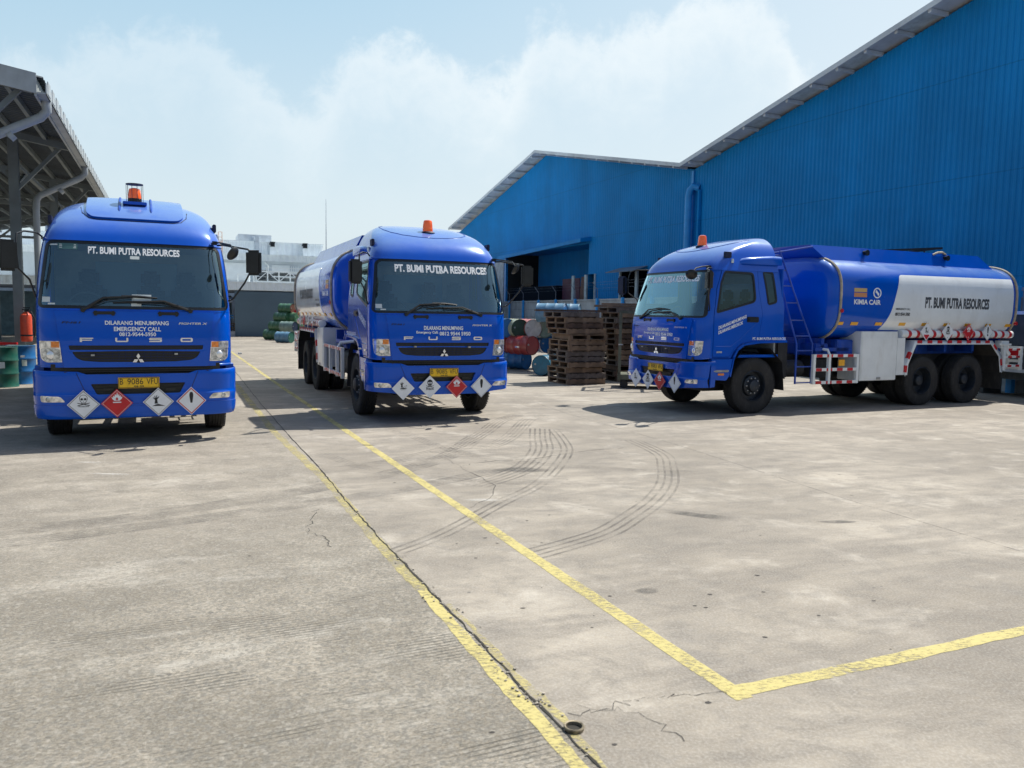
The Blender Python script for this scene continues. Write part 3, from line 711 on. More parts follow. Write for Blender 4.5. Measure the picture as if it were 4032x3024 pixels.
def build_chassis():
    g = MB()
    for s_ in (-1, 1): g.box(*sorted((s_ * .36, s_ * .44)), .45, 9.0, .78, 1.06)
    for y in (2.3, 3.4, 4.6, 5.3, 6.7, 8.0, 8.9): g.box(-.38, .38, y, y + .12, .80, 1.03)
    g.box(-.45, .45, .5, 1.9, .62, 1.05, bev=.08)
    for y in (1.40, 5.96, 7.40): g.tube([(-.95, y, .52), (.95, y, .52)], .07, 10)
    for y in (5.96, 7.40): g.lathe([(0, -.22), (.16, -.18), (.22, 0), (.16, .18), (0, .22)], 16, 'Y', (0, y, .54))
    g.tube([(0, 2.0, .75), (0, 5.8, .58)], .05, 8)
    g.box(-.72, .72, .55, 2.0, .40, .95, bev=.05); g.box(-.98, .98, 2.08, 2.38, .62, 1.34, bev=.03); g.box(-.5, .5, 2.1, 2.5, 1.3, 2.2, bev=.05)  # solid underbody blocks added to stop light leaking under the truck
    g.box(-.95, -.5, 3.6, 4.55, .55, 1.05, bev=.03); g.box(-.5, .5, 4.0, 5.3, .55, .8, bev=.04); g.box(-.6, .6, .35, .5, .45, .9); g.box(-.59, .59, 5.3, 8.5, .86, 1.34)  # last box is a dark fill added across the wheel wells
    g.build('chassis_frame', M['chassis'], proto)
    g = MB(); g.tube([(-.78, 2.45, .78), (-.78, 2.47, .78), (-.78, 3.5, .78), (-.78, 3.52, .78)], [.24, .27, .27, .24], 20); g.build('fuel_tank', M['chassis'], proto)
    g = MB(); g.tube([(.72, 2.4, .80), (.72, 2.9, .80)], .17, 16); g.box(.55, .95, 3.1, 3.6, .62, 1.0, bev=.02); g.build('air_tank', M['chassis'], proto)
    g = MB()
    for y in frange(3.2, 8.6, .9): g.box(-1.0, 1.0, y, y + .08, 1.12, 1.40)
    for s_ in (-1, 1): g.box(*sorted((s_ * .5, s_ * .6)), 3.0, 8.9, 1.06, 1.38); g.box(*sorted((s_ * .95, s_ * 1.05)), 3.0, 3.9, 1.15, 1.22)
    g.box(-1.0, 1.0, 3.05, 3.4, 1.06, 1.30, bev=.02); g.box(.65, 1.05, 3.55, 4.02, 1.06, 1.38, bev=.02)
    g.build('tank_cradle', M['blue_dk'], proto)
build_chassis()

# ---- the tank
TA, TB, TZ, TE = 1.215, .845, 2.185, 3.2
def sec(th, k=1.0):
    c, s_ = math.cos(th), math.sin(th)
    return (TA * k * math.copysign(abs(c) ** (2 / TE), c), TZ + TB * k * math.copysign(abs(s_) ** (2 / TE), s_))
def th_of_z(z):   # upper/lower arc on the +x side
    q = (z - TZ) / TB; q = max(-.9999, min(.9999, q)); return math.asin(math.copysign(abs(q) ** (TE / 2), q))
def TS(sgn):
    def f(u, v, off=0):
        th = th_of_z(v); x, z = sec(th); e = 1e-3; x1, z1 = sec(th + e); x2, z2 = sec(th - e)
        t = Vector((x1 - x2, z1 - z2)).normalized(); nx, nz_ = t.y, -t.x
        return Vector((sgn * (x + nx * off), u * sgn, z + nz_ * off))
    return f
TSR = TS(1)
_tsl = TS(-1)
def TSL(u, v, off=0):   # u = -y
    p = _tsl(u, v, off); return Vector((p.x, -u, p.z))
def build_tank():
    g = MB(); N = 96; rows = [(3.14, .02), (3.15, .40), (3.175, .70), (3.21, .86), (3.26, .945), (3.32, .985), (3.42, 1.0)] + [(y, 1.0) for y in (4.5, 6.1, 7.7, 8.78)] + [(8.86, .985), (8.95, .92), (9.02, .8), (9.08, .55), (9.11, .25), (9.115, .02)]
    vs = []
    for y, k in rows:
        for i in range(N): x, z = sec(2 * math.pi * i / N, k); vs.append((x, y, TZ + (z - TZ)))
    fs = [(i * N + k, (i + 1) * N + k, (i + 1) * N + (k + 1) % N, i * N + (k + 1) % N) for i in range(len(rows) - 1) for k in range(N)]
    fs += [tuple(range(N)), tuple((len(rows) - 1) * N + k for k in range(N))]
    g.add(vs, fs); tk = g.build('tank', M['blue'], proto, smooth=40)
    for y in (3.42, 8.80):
        g = MB(); pts = []
        for i in range(N + 1): x, z = sec(2 * math.pi * i / N, 1.012); pts.append((x, y, z))
        g.tube(pts, .026, 6, caps=False); g.build('tank_rim', M['ring'], tk)
    WP = rnd([(4.66, 1.58), (8.70, 1.58), (8.70, 2.72), (5.10, 2.70), (4.98, 2.35), (4.86, 1.95)], [.01, .01, .02, .08, .2, .2], 5)
    ug = frange(3.4, 8.8, .6)
    for sgn, mf in ((1, TSR), (-1, TSL)):
        L = WP if sgn > 0 else mirror(WP); ugs = ug if sgn > 0 else [-x for x in ug]
        vg = frange(1.4, 3.0, .06)
        g = MB(); patch(g, [densify(L, .1)], mf, ugs, vg, off=.006, thick=.01); g.build('white_panel', M['tankw'], tk)
        lo = (lambda a, b: (a, b)) if sgn > 0 else (lambda a, b: (-b, -a))
        def txt(s_, y0, y1, z0, z1, m_, bold=.02, off=.010, nm='tank_lettering'):
            a, b = lo(y0, y1); g = MB(); patch(g, text2d(s_, (a, b, z0, z1), bold), mf, [], frange(1.4, 3.0, .1), off=off); g.build(nm, m_, tk, smooth=0)
        txt('PT. BUMI PUTRA RESOURCES', 5.83, 7.87, 2.04, 2.27, M['inkd'], .03)
        txt('EMERGENCY CALL', 4.97, 5.40, 1.99, 2.03, M['inkd'], .01); txt('0812 9544 5950', 4.97, 5.40, 1.87, 1.94, M['inkd'], .03)
        txt('KIMIA CAIR', 3.79, 4.53, 2.08, 2.18, M['inkw'], .02, .004)
        for z0, z1, m_ in ((2.325, 2.40, mat('pale_yellow_sign', (.62, .42, .16), .5)), (2.225, 2.31, mat('pale_orange_sign', (.60, .26, .12), .5))):
            a, b = lo(3.78, 4.13); g = MB(); patch(g, [densify(box_(a, b, z0, z1), .05)], mf, [], vg, off=.004); g.build('tank_sticker', m_, tk, smooth=0)
        txt('KOROSIF', 3.83, 4.08, 2.345, 2.39, M['inkw'], .01, .006, 'sticker_lettering') if False else None
        a, b = lo(4.30, 4.54); cxx = (a + b) / 2
        circ = [(cxx + .115 * math.cos(t), 2.315 + .105 * math.sin(t)) for t in frange(0, 2 * math.pi, .25)[:-1]]; circ2 = [(cxx + .085 * math.cos(t), 2.315 + .08 * math.sin(t)) for t in frange(0, 2 * math.pi, .25)[:-1]]
        g = MB(); patch(g, [circ, circ2], mf, [], vg, off=.004); patch(g, [rnd([(cxx - .06, 2.33), (cxx - .01, 2.30), (cxx + .03, 2.25), (cxx + .06, 2.30), (cxx + .01, 2.34), (cxx - .03, 2.38)], .015, 3)], mf, [], vg, off=.004)
        g.build('tank_emblem', M['inkw'], tk, smooth=0)
        for k in range(9):
            y0 = 3.46 + k * .575 + (.12 if k else 0); 
            if k == 0: y0 = 3.46
            else: y0 = 3.80 + (k - 1) * .68
            a, b = lo(y0, y0 + (.13 if k == 0 else .19)); g = MB(); patch(g, [box_(a, b, 1.675, 1.735)], mf, [], [1.7], off=.011, thick=.006); g.build('reflector', M['refl_y'], tk, smooth=0)
        # hose carrier tube
        g = MB(); g.tube([(sgn * 1.10, 5.27, 1.50), (sgn * 1.10, 8.86, 1.50)], .082, 16)
        tb = g.build('hose_tube', M['white'], proto)
        for k in range(14):
            y0 = 5.45 + k * .25; g = MB()
            g.lathe([(.0835, 0), (.0835, .09)], 16, 'Y', (sgn * 1.10, y0, 1.50)); g.build('red_band', M['red'], tb)
    # raised coaming along the top
    for sgn in (1, -1):
        g = MB(); q = [(3.45, 2.98), (8.55, 2.98), (8.15, 3.24), (3.10, 3.24)]
        x0, x1 = sorted((sgn * .66, sgn * .69)); g.prism(q, x0, x1, 'X')
        # lean outward at the bottom
        for i, (x, y, z) in enumerate(g.v): g.v[i] = (x + sgn * (.10 if z < 3.1 else 0), y, z - (.03 if z < 3.1 else 0))
        g.build('catwalk_side', M['blue'], proto)
    g = MB(); g.add([(-.76, 3.45, 2.95), (.76, 3.45, 2.95), (.69, 3.10, 3.24), (-.69, 3.10, 3.24), (-.76, 3.48, 2.95), (.76, 3.48, 2.95), (.69, 3.13, 3.24), (-.69, 3.13, 3.24)], [(0, 1, 2, 3), (4, 5, 6, 7), (0, 1, 5, 4), (2, 3, 7, 6), (1, 2, 6, 5), (0, 3, 7, 4)])
    g.build('catwalk_front', M['blue'], proto)
    g = MB()
    for y in (4.2, 6.0, 7.6): g.lathe([(.26, 0), (.26, .16), (.28, .18), (.28, .2), (.1, .23), (0, .23)], 24, 'Z', (0, y, 3.0))
    g.build('manhole_lid', M['blue_dk'], proto)
    g = MB(); g.bar((.2, 5.6, 3.27), (.35, 7.4, 3.40), .05); g.bar((.35, 7.35, 3.40), (.2, 5.9, 3.2), .04); g.tube([(.3, 6.9, 3.1), (.3, 6.9, 3.36)], .02, 6); g.build('loading_arm', M['black'], proto)
    for y in (4.55, 7.0):
        g = MB(); g.tube([(.68, y, 3.14), (.80, y, 3.14)], .045, 12); g.tube([(.80, y, 3.14), (.82, y, 3.14)], .06, 12); g.build('vent_cap', M['black'], proto)
    g = MB(); g.tube([(.70, 6.65, 3.20), (.72, 6.78, 3.255), (.72, 6.92, 3.265), (.71, 7.05, 3.22)], .022, 8); g.build('breather_hose', M['ring'], proto)
    # ladder
    g = MB(); X = 1.12
    A_ = [(X, 2.44, .53), (X, 2.44, 1.30), (X - .12, 2.28, 1.95), (X - .30, 2.02, 3.02)]; B_ = [(X, 2.85, .53), (X, 2.84, 1.30), (X - .12, 2.60, 1.95), (X - .30, 2.20, 3.05)]
    g.tube(A_, .02, 6); g.tube(B_, .02, 6)
    def at(P, z):
        for i in range(len(P) - 1):
            if P[i][2] <= z <= P[i + 1][2]: t = (z - P[i][2]) / (P[i + 1][2] - P[i][2]); return Vector(P[i]).lerp(Vector(P[i + 1]), t)
        return Vector(P[-1])
    for z in (.55, .86, 1.17, 1.45, 1.75, 2.08, 2.40, 2.70, 2.98): g.tube([at(A_, z), at(B_, z)], .014, 6)
    g.tube([(.82, 2.2, 3.05), (.75, 3.1, 3.2)], .018, 6); g.tube([(.82, 2.05, 3.0), (.4, 2.05, 3.0)], .018, 6); g.tube([(.4, 2.05, 3.0), (.45, 3.1, 3.18)], .018, 6)
    g.build('ladder', M['blue_dk'], proto)
    # side guards, tool boxes, rear fenders on both sides
    for sgn in (1, -1):
        X = sgn * 1.17; y0, y1 = (2.84, 4.05) if sgn > 0 else (2.60, 4.60)
        g = MB()
        for z in (.55, .80, 1.07) if sgn > 0 else (.58, 1.07): g.box(*sorted((X - sgn * .03, X + sgn * .012)), y0, y1, z - .03, z + .03)
        for y in ([y0 + .02, y0 + .42, y1 - .03] if sgn > 0 else [y0 + .02, y0 + .55, y0 + 1.3, y1 - .02]): g.box(*sorted((X - sgn * .04, X + sgn * .018)), y - .03, y + .03, .52, 1.10)
        g.tube([(X, y0 + .42, 1.08), (X - sgn * .05, y0 + .42, 1.18), (X - sgn * .35, y0 + .25, 1.22)], .028, 8)
        sg_ = g.build('side_guard', M['white'], proto)
        for z in (.55, .80, 1.07) if sgn > 0 else (.58, 1.07):
            n_ = 4 if sgn > 0 else 11
            for k in range(n_):
                w_ = .15 if sgn > 0 else .09; p = (y1 - y0 - .1) / n_; ya = y0 + .07 + k * p; g = MB(); g.box(*sorted((X + sgn * .012, X + sgn * .016)), ya, ya + w_, z - .028, z + .028); g.build('red_band', M['red'], sg_, smooth=0)
        if sgn > 0: g = MB(); g.box(1.172, 1.19, 3.50, 3.66, .87, .99, bev=.004); g.build('small_sign', M['refl_y'], sg_)
        b0, b1, z0, z1 = (4.08, 5.12, .56, 1.55) if sgn > 0 else (4.62, 5.40, .60, 1.42)
        g = MB(); g.box(*sorted((sgn * .62, sgn * 1.19)), b0, b1, z0, z1, bev=.012); tb = g.build('tool_box', M['white'], proto)
        g = MB(); g.box(*sorted((sgn * 1.19, sgn * 1.198)), b0 + .03, b1 - .03, z0 + .04, z1 - .12, bev=.004); dd = g.build('box_door', M['white'], tb)
        g = MB(); g.box(*sorted((sgn * 1.195, sgn * 1.215)), (b0 + b1) / 2 - .05, (b0 + b1) / 2 + .05, z0 + .02, z0 + .07, bev=.004); g.build('box_latch', M['steel'], tb)
        # fender
        P = [(5.34, .66), (5.36, .90), (5.60, 1.37), (8.08, 1.37), (8.42, 1.05), (8.50, .68)]
        g = MB(); shade_ = MB(); xi, xo = sgn * .60, sgn * 1.215
        Q = [(y + (0.03 if y < 6.5 else -.03), z - .035) for y, z in P]
        for i in range(len(P) - 1):
            a, b, c, d = P[i], P[i + 1], Q[i + 1], Q[i]
            g.add([(xi, *a), (xo, *a), (xo, *b), (xi, *b), (xi, *d), (xo, *d), (xo, *c), (xi, *c)], [(0, 1, 2, 3), (1, 5, 6, 2), (0, 3, 7, 4)])
            shade_.add([(xi, *d), (xo - sgn * .012, *d), (xo - sgn * .012, *c), (xi, *c)], [(3, 2, 1, 0)])
            # vertical lip
            w_ = .085; n1 = Vector((b[1] - a[1], -(b[0] - a[0]))).normalized()
            dn = Vector((-(b[1] - a[1]), (b[0] - a[0]))).normalized(); dn = -dn if False else dn
            inn = Vector((6.85, .9)) - Vector(((a[0] + b[0]) / 2, (a[1] + b[1]) / 2)); n1 = n1 if n1.dot(inn) > 0 else -n1
            g.add([(xo, *a), (xo, *b), (xo, b[0] + n1.x * w_, b[1] + n1.y * w_), (xo, a[0] + n1.x * w_, a[1] + n1.y * w_), (xo - sgn * .01, *a), (xo - sgn * .01, *b), (xo - sgn * .01, b[0] + n1.x * w_, b[1] + n1.y * w_), (xo - sgn * .01, a[0] + n1.x * w_, a[1] + n1.y * w_)],
                  [(0, 1, 2, 3), (4, 5, 6, 7), (2, 3, 7, 6), (0, 1, 5, 4)])
        g.box(*sorted((sgn * .62, sgn * 1.19)), 5.12, 5.34, .66, 1.42)
        fe = g.build('rear_mudguard', M['white'], proto, smooth=20); shade_.build('mudguard_shade', M['chassis'], fe, smooth=0)  # near-black underside sheet paints in the shade under the fender
        for i in range(len(P) - 1):
            a, b = Vector(P[i]), Vector(P[i + 1]); L_ = (b - a).length; k = max(1, int(L_ / .30)); t = (b - a).normalized(); n1 = Vector((-t.y, t.x)); n1 = n1 if n1.dot(Vector((6.85, .9)) - (a + b) / 2) > 0 else -n1
            for j in range(k):
                s0 = a + t * (L_ * (j + .22) / k); s1 = s0 + t * min(.15, L_ / k * .6)
                g = MB(); X2 = xo + sgn * .003
                g.add([(X2, *s0), (X2, *s1), (X2, *(s1 + n1 * .06)), (X2, *(s0 + n1 * .06)), (xo - sgn * .06, s0.x - n1.x * .003, s0.y - n1.y * .003), (xo - sgn * .06, s1.x - n1.x * .003, s1.y - n1.y * .003), (X2, s1.x - n1.x * .003, s1.y - n1.y * .003), (X2, s0.x - n1.x * .003, s0.y - n1.y * .003)], [(0, 1, 2, 3), (4, 5, 6, 7)])
                g.build('red_band', M['red'], fe, smooth=0)
        g = MB(); g.box(*sorted((sgn * .62, sgn * 1.2)), 8.47, 8.49, .28, .72); g.build('mud_flap', M['rubber'], proto)
        g = MB(); g.box(*sorted((sgn * .75, sgn * 1.15)), 9.14, 9.18, 1.0, 1.14, bev=.01); g.build('tail_light', M['red'], proto)
        g = MB(); g.tube([(sgn * 1.21, 3.44, 1.95), (sgn * 1.26, 3.44, 1.95)], .04, 10); g.build('marker_lamp', M['red'], proto)
        g = MB(); g.tube([(sgn * 1.15, 8.82, 1.75), (sgn * 1.25, 8.82, 1.75)], .04, 10); g.build('marker_lamp', M['red'], proto)
        g = MB()
        for z in (.74, .90, 1.06, 1.20): g.box(*sorted((sgn * .55, sgn * 1.20)), 9.16, 9.21, z - .03, z + .03)
        for x in (.58, .88, 1.17): g.box(*sorted((sgn * (x - .03), sgn * (x + .03))), 9.14, 9.20, .70, 1.23)
        for z in (.80, 1.0, 1.17): g.box(*sorted((sgn * 1.15, sgn * 1.19)), 8.56, 9.16, z - .025, z + .025)
        g.box(*sorted((sgn * 1.13, sgn * 1.2)), 8.52, 8.6, .70, 1.22)
        rb = g.build('rear_bumper', M['white'], proto)
        for z in (.80, 1.0, 1.17):
            for y in (8.70, 8.98): g = MB(); g.box(*sorted((sgn * 1.19, sgn * 1.194)), y, y + .13, z - .024, z + .024); g.build('red_band', M['red'], rb, smooth=0)
        for z in (.74, .90, 1.06, 1.20):
            for x in (.65, .95): g = MB(); g.box(*sorted((sgn * x, sgn * (x + .14))), 9.21, 9.214, z - .028, z + .028); g.build('red_band', M['red'], rb, smooth=0)
    g = MB(); g.box(.95, 1.22, 8.42, 8.80, 1.20, 1.36, bev=.06); g.tube([(1.12, 8.55, 1.3), (1.16, 8.75, 1.05)], .05, 8); g.build('work_lamp', M['white'], proto)
build_tank()

def door_text():
    for sgn, mf in ((1, CAB.SR), (-1, CAB.SL)):
        for s_, y0, y1, dz in (('DILARANG MENUMPANG', .50, 1.14, .0), ('DILARANG MEROKOK', .50, 1.06, -.085)):
            me = text2d(s_, (0, y1 - y0, 0, .062), .02)
            for v in me.vertices: v.co.x += (y0 if sgn > 0 else -y1); v.co.y += 1.56 + dz + (v.co.x - (y0 if sgn > 0 else -y1)) * (.34 if sgn > 0 else -.34) + (0 if sgn > 0 else .22)
            g = MB(); patch(g, me, mf, [.55, .6, .7] if sgn > 0 else [-.55, -.6, -.7], [], off=.008); g.build('door_lettering', M['inkw'], proto, smooth=0)
        a, b = (1.30, 2.10) if sgn > 0 else (-2.10, -1.30)
        g = MB(); patch(g, text2d('PT. BUMI PUTRA RESOURCES', (a, b, 1.375, 1.425), .02), lambda u, v, off=0, sgn=sgn: Vector((sgn * (1.175 + off), sgn * u, v)), [], [], off=.002); g.build('arch_lettering', M['inkw'], proto, smooth=0)
door_text()

# ---- hazard placards (diamonds, 37 cm across)
def diamond(h): return [(0, -h), (h, 0), (0, h), (-h, 0)]
def frame_d(h, w): return [diamond(h), diamond(h - w)]
def skull(g, f, s=1.0, dz=0.0):
    P = lambda pts: [(x * s, z * s + dz) for x, z in pts]
    ell = lambda cx, cz, a, b, n=20: [(cx + a * math.cos(t), cz + b * math.sin(t)) for t in [2 * math.pi * i / n for i in range(n)]]
    skl = [(-.030, .004), (-.022, -.006), (-.018, -.020), (.018, -.020), (.022, -.006), (.030, .004)] + [(.036 * math.cos(t), .030 + .036 * math.sin(t)) for t in frange(-.3, math.pi + .3, .3)]
    return P(skl), [P(ell(-.0145, .022, .0115, .0115)), P(ell(.0145, .022, .0115, .0115)), P([(0, .010), (.005, .001), (-.005, .001)]), P(box_(-.014, .014, -.013, -.010))], [P(b) for b in ([(-.055, -.012), (-.05, -.020), (.055, -.045), (.052, -.037)], [(.055, -.012), (.05, -.020), (-.055, -.045), (-.052, -.037)])]
def placard(kind, variant):
    """placard built around its own centre, facing -y"""
    root_m = MB(); g = root_m; H = .185
    back = {'fire': M['red']}.get(kind, M['placw'])
    g.prism(diamond(H), .004, -.004, 'Y'); pl = g.build('hazard_placard', back, None, smooth=0)
    f = FLATF(-.0055)
    def part(src, m_, off=0.0, nm='placard_symbol'):
        g = MB(); patch(g, src, FLATF(-.0055 - off), [], []); g.build(nm, m_, pl, smooth=0, recalc=False)
    if kind == 'poison':
        if variant == 0: part(frame_d(.172, .008), M['ink'])
        sk, holes, bones = skull(g, f, 1.30 if variant == 0 else 1.2, .04)
        for b in bones: part([b], M['ink'])
        if variant == 0:
            part([sk, inset(sk, .006)], M['ink'], .0008); part([inset(sk, .006)], M['placw'], .0006)
            for h in holes: part([h], M['ink'], .001)
            part(text2d('POISON', (-.055, .055, -.033, -.016), .012), M['ink']); part(text2d('6', (-.009, .011, -.12, -.09), .02), M['ink'])
        else:
            part([sk] + holes, M['ink'], .0008); part(text2d('POISON', (-.06, .06, -.05, -.015), .03), M['ink']); part(text2d('6', (-.009, .009, -.125, -.10), .02), M['ink'])
    elif kind == 'fire':
        part(frame_d(.170, .005), M['placw'])
        fl = [(-.026, .030), (-.044, .050), (-.050, .075), (-.036, .062), (-.034, .088), (-.022, .074), (-.018, .106), (-.006, .085), (.002, .128), (.010, .086), (.020, .108), (.022, .078), (.036, .092), (.034, .066), (.050, .078), (.044, .052), (.026, .030)]
        inn = [(-.010, .036), (-.014, .048), (-.006, .062), (.0, .068), (.008, .058), (.012, .046), (.008, .036)]
        fl = [(x * 1.25, z * 1.15) for x, z in fl]; inn = [(x * 1.2, z * 1.15) for x, z in inn]; part([fl, inn], M['placw']); part([box_(-.048, .048, .006, .020)], M['placw']); part(text2d('3', (-.011, .011, -.125, -.095), .02), M['placw'])
    elif kind == 'excl':
        part(frame_d(.174, .016 if variant == 0 else .005), M['red'] if variant == 0 else M['inkd'])
        part([rnd([(-.012, -.026), (.012, -.026), (.026, .082), (.015, .118), (-.015, .118), (-.026, .082)], [.004, .004, .02, .012, .012, .02], 4)], M['ink'])
        part([[(.023 * math.cos(t), -.062 + .021 * math.sin(t)) for t in [2 * math.pi * i / 18 for i in range(18)]]], M['ink'])
    elif kind == 'env':
        dz = 0 if variant == 0 else .035; k = 1.2 if variant == 0 else .95
        Q = lambda pts: [(x * k, z * k + dz) for x, z in pts]
        if variant == 0: part(frame_d(.172, .008), M['ink'])
        part([Q([(-.040, -.020), (-.034, .020), (-.055, .044), (-.050, .050), (-.036, .036), (-.040, .066), (-.034, .068), (-.026, .040), (-.018, .072), (-.012, .070), (-.016, .044), (.006, .060), (.010, .054), (-.012, .026), (-.008, -.010), (.000, -.020)])], M['ink'])
        part([Q([(-.062, -.046), (-.030, -.030), (.0, -.024), (.030, -.034), (.068, -.046)])], M['ink'], .0004)
        fish = Q([(.002, -.026), (.020, -.002), (.052, .010), (.062, .014), (.058, -.006), (.040, -.022), (.060, -.040), (.030, -.034)])
        part([fish, inset(fish, .003)], M['ink'], .001)
        if variant:
            part(text2d('BAHAYA TERHADAP', (-.05, .05, -.012, -.002), .01), M['inkd']); part(text2d('LINGKUNGAN', (-.035, .035, -.028, -.018), .01), M['inkd'])
            part([[(-.082, -.058), (-.075, -.088), (.0, -.165), (.075, -.088), (.082, -.058)]], M['red'])
    return pl
PL = {(k, v): placard(k, v) for k in ('poison', 'fire', 'excl', 'env') for v in (0, 1)}

# side placards of the tank (same on all three)
for sgn in (1, -1):
    for k, y in (('env', 5.92), ('poison', 6.58), ('fire', 7.24), ('excl', 7.88)):
        c = copy_tree(PL[(k, 1)], proto); c.location = (sgn * 1.225, y, 1.55); c.rotation_euler = (0, 0, sgn * math.pi / 2)

def plate(num, date, par):
    g = MB(); g.box(-.243, .243, -.012, -.006, .748, .888, bev=.003); p = g.build('number_plate', M['yellow_pl'], par)
    g = MB(); parts = num.split()
    for s_, x0, x1 in ((parts[0], -.222, -.185), (parts[1], -.135, .05), (parts[2], .09, .225)): patch(g, text2d(s_, (x0, x1, .797, .872), -.015), FLATF(-.014), [], [], thick=.002)
    patch(g, text2d(date, (-.058, .058, .760, .782), .012), FLATF(-.014), [], [])
    g.build('plate_lettering', M['ink'], p, smooth=0, recalc=False)
    g = MB(); patch(g, [box_(-.238, .238, .753, .883), box_(-.232, .232, .759, .877)], FLATF(-.0135), [], []); g.build('plate_border', M['ink'], p, smooth=0)
def fronttext(items, m_, par, off=.026):
    for s_, box, bold in items:
        g = MB(); patch(g, text2d(s_, box, bold), CAB.F, frange(-1.1, 1.1, .2), [], off=off); g.build('front_lettering', m_, par, smooth=0, recalc=False)
def beacon(par, caged):
    z0 = 3.205 if caged else 3.15
    g = MB(); g.box(-.15, .15, .88, 1.12, z0 - .01, z0 + .03, bev=.006) if caged else g.lathe([(.0, 0), (.13, 0), (.12, .012), (.07, .03), (0, .03)], 24, 'Z', (0, 1.0, z0 - .012))
    z1 = z0 + .03 if caged else z0 + .012
    b = g.build('warning_beacon', M['blue'] if caged else M['seam'], par)
    g = MB(); g.lathe([(0, 0), (.088, 0), (.088, .05), (.08, .055)], 24, 'Z', (0, 1.0, z1)); g.build('beacon_base', M['black'] if caged else M['beacon'], b)
    g = MB(); g.lathe([(.084, .05), (.082, .10), (.074, .165), (.066, .185), (.04, .195), (0, .197)], 24, 'Z', (0, 1.0, z1)); g.build('beacon_lens', M['beacon'], b)
    if caged:
        g = MB(); rr = .105
        for k in range(10): a = 2 * math.pi * k / 10; g.tube([(rr * math.cos(a), 1 + rr * math.sin(a), z1), (rr * math.cos(a), 1 + rr * math.sin(a), z1 + .245)], .0035, 5)
        g.lathe([(0, .24), (rr + .006, .24), (rr + .006, .252), (0, .252)], 24, 'Z', (0, 1.0, z1)); g.build('beacon_cage', M['seam'], b)

def roof_panel(par):
    """raised visor panel with two ribs (first truck)"""
    g = MB(); loop = rnd([(-.50, 2.75), (.52, 2.75), (.60, 3.3), (.60, 7.2), (-.60, 7.2), (-.58, 3.3)], [.16, .16, .3, .02, .02, .3], 6)
    for i, p in enumerate(loop): pass
    us = frange(-.6, .6, .1)
    mf = lambda u, v, off=0: DOME.F(u, v, off * (1 + .9 * max(0, v - 3) / 3))
    patch(g, [densify(loop, .12)], mf, us, frange(2.5, 7.5, .2), off=.030, thick=.035); o = g.build('roof_visor_panel', M['blue'], par)
    for x in (-.19, .20):
        g = MB(); pts = [mf(x, v, .031) for v in frange(3.7, 7.2, .3)]; g.tube(pts, [.006] + [.017] * (len(pts) - 1), 6); g.build('panel_rib', M['blue_dk'], o)
    g = MB(); pts = [mf(u, v, .001) for u, v in densify([p for p in loop if p[1] < 5], .1)]
    g.tube([DOME.F(u, v, .002) for u, v in [(-.66, 4.6), (-.63, 3.5), (-.55, 2.85), (-.45, 2.66), (-.2, 2.64), (0, 2.63), (.2, 2.64), (.47, 2.66), (.57, 2.85), (.64, 3.5), (.66, 4.6)]], .006, 5); g.build('panel_seam', M['seam'], o)
def roof_scoop(par):
    g = MB(); c = [(-.95 + i * .0, 0) for i in range(0)]
    pts = [(-.62, 8.0), (-.70, 6.6), (-.72, 5.4), (-.66, 4.5), (-.5, 3.9), (-.25, 3.6), (0, 3.5), (.25, 3.6), (.5, 3.9), (.66, 4.5), (.72, 5.4), (.70, 6.6), (.62, 8.0)]
    g.tube([DOME.F(u, v, .001) for u, v in densify(pts, .3)[:-10]], .007, 5); g.build('roof_groove', M['blue_dk'], par)

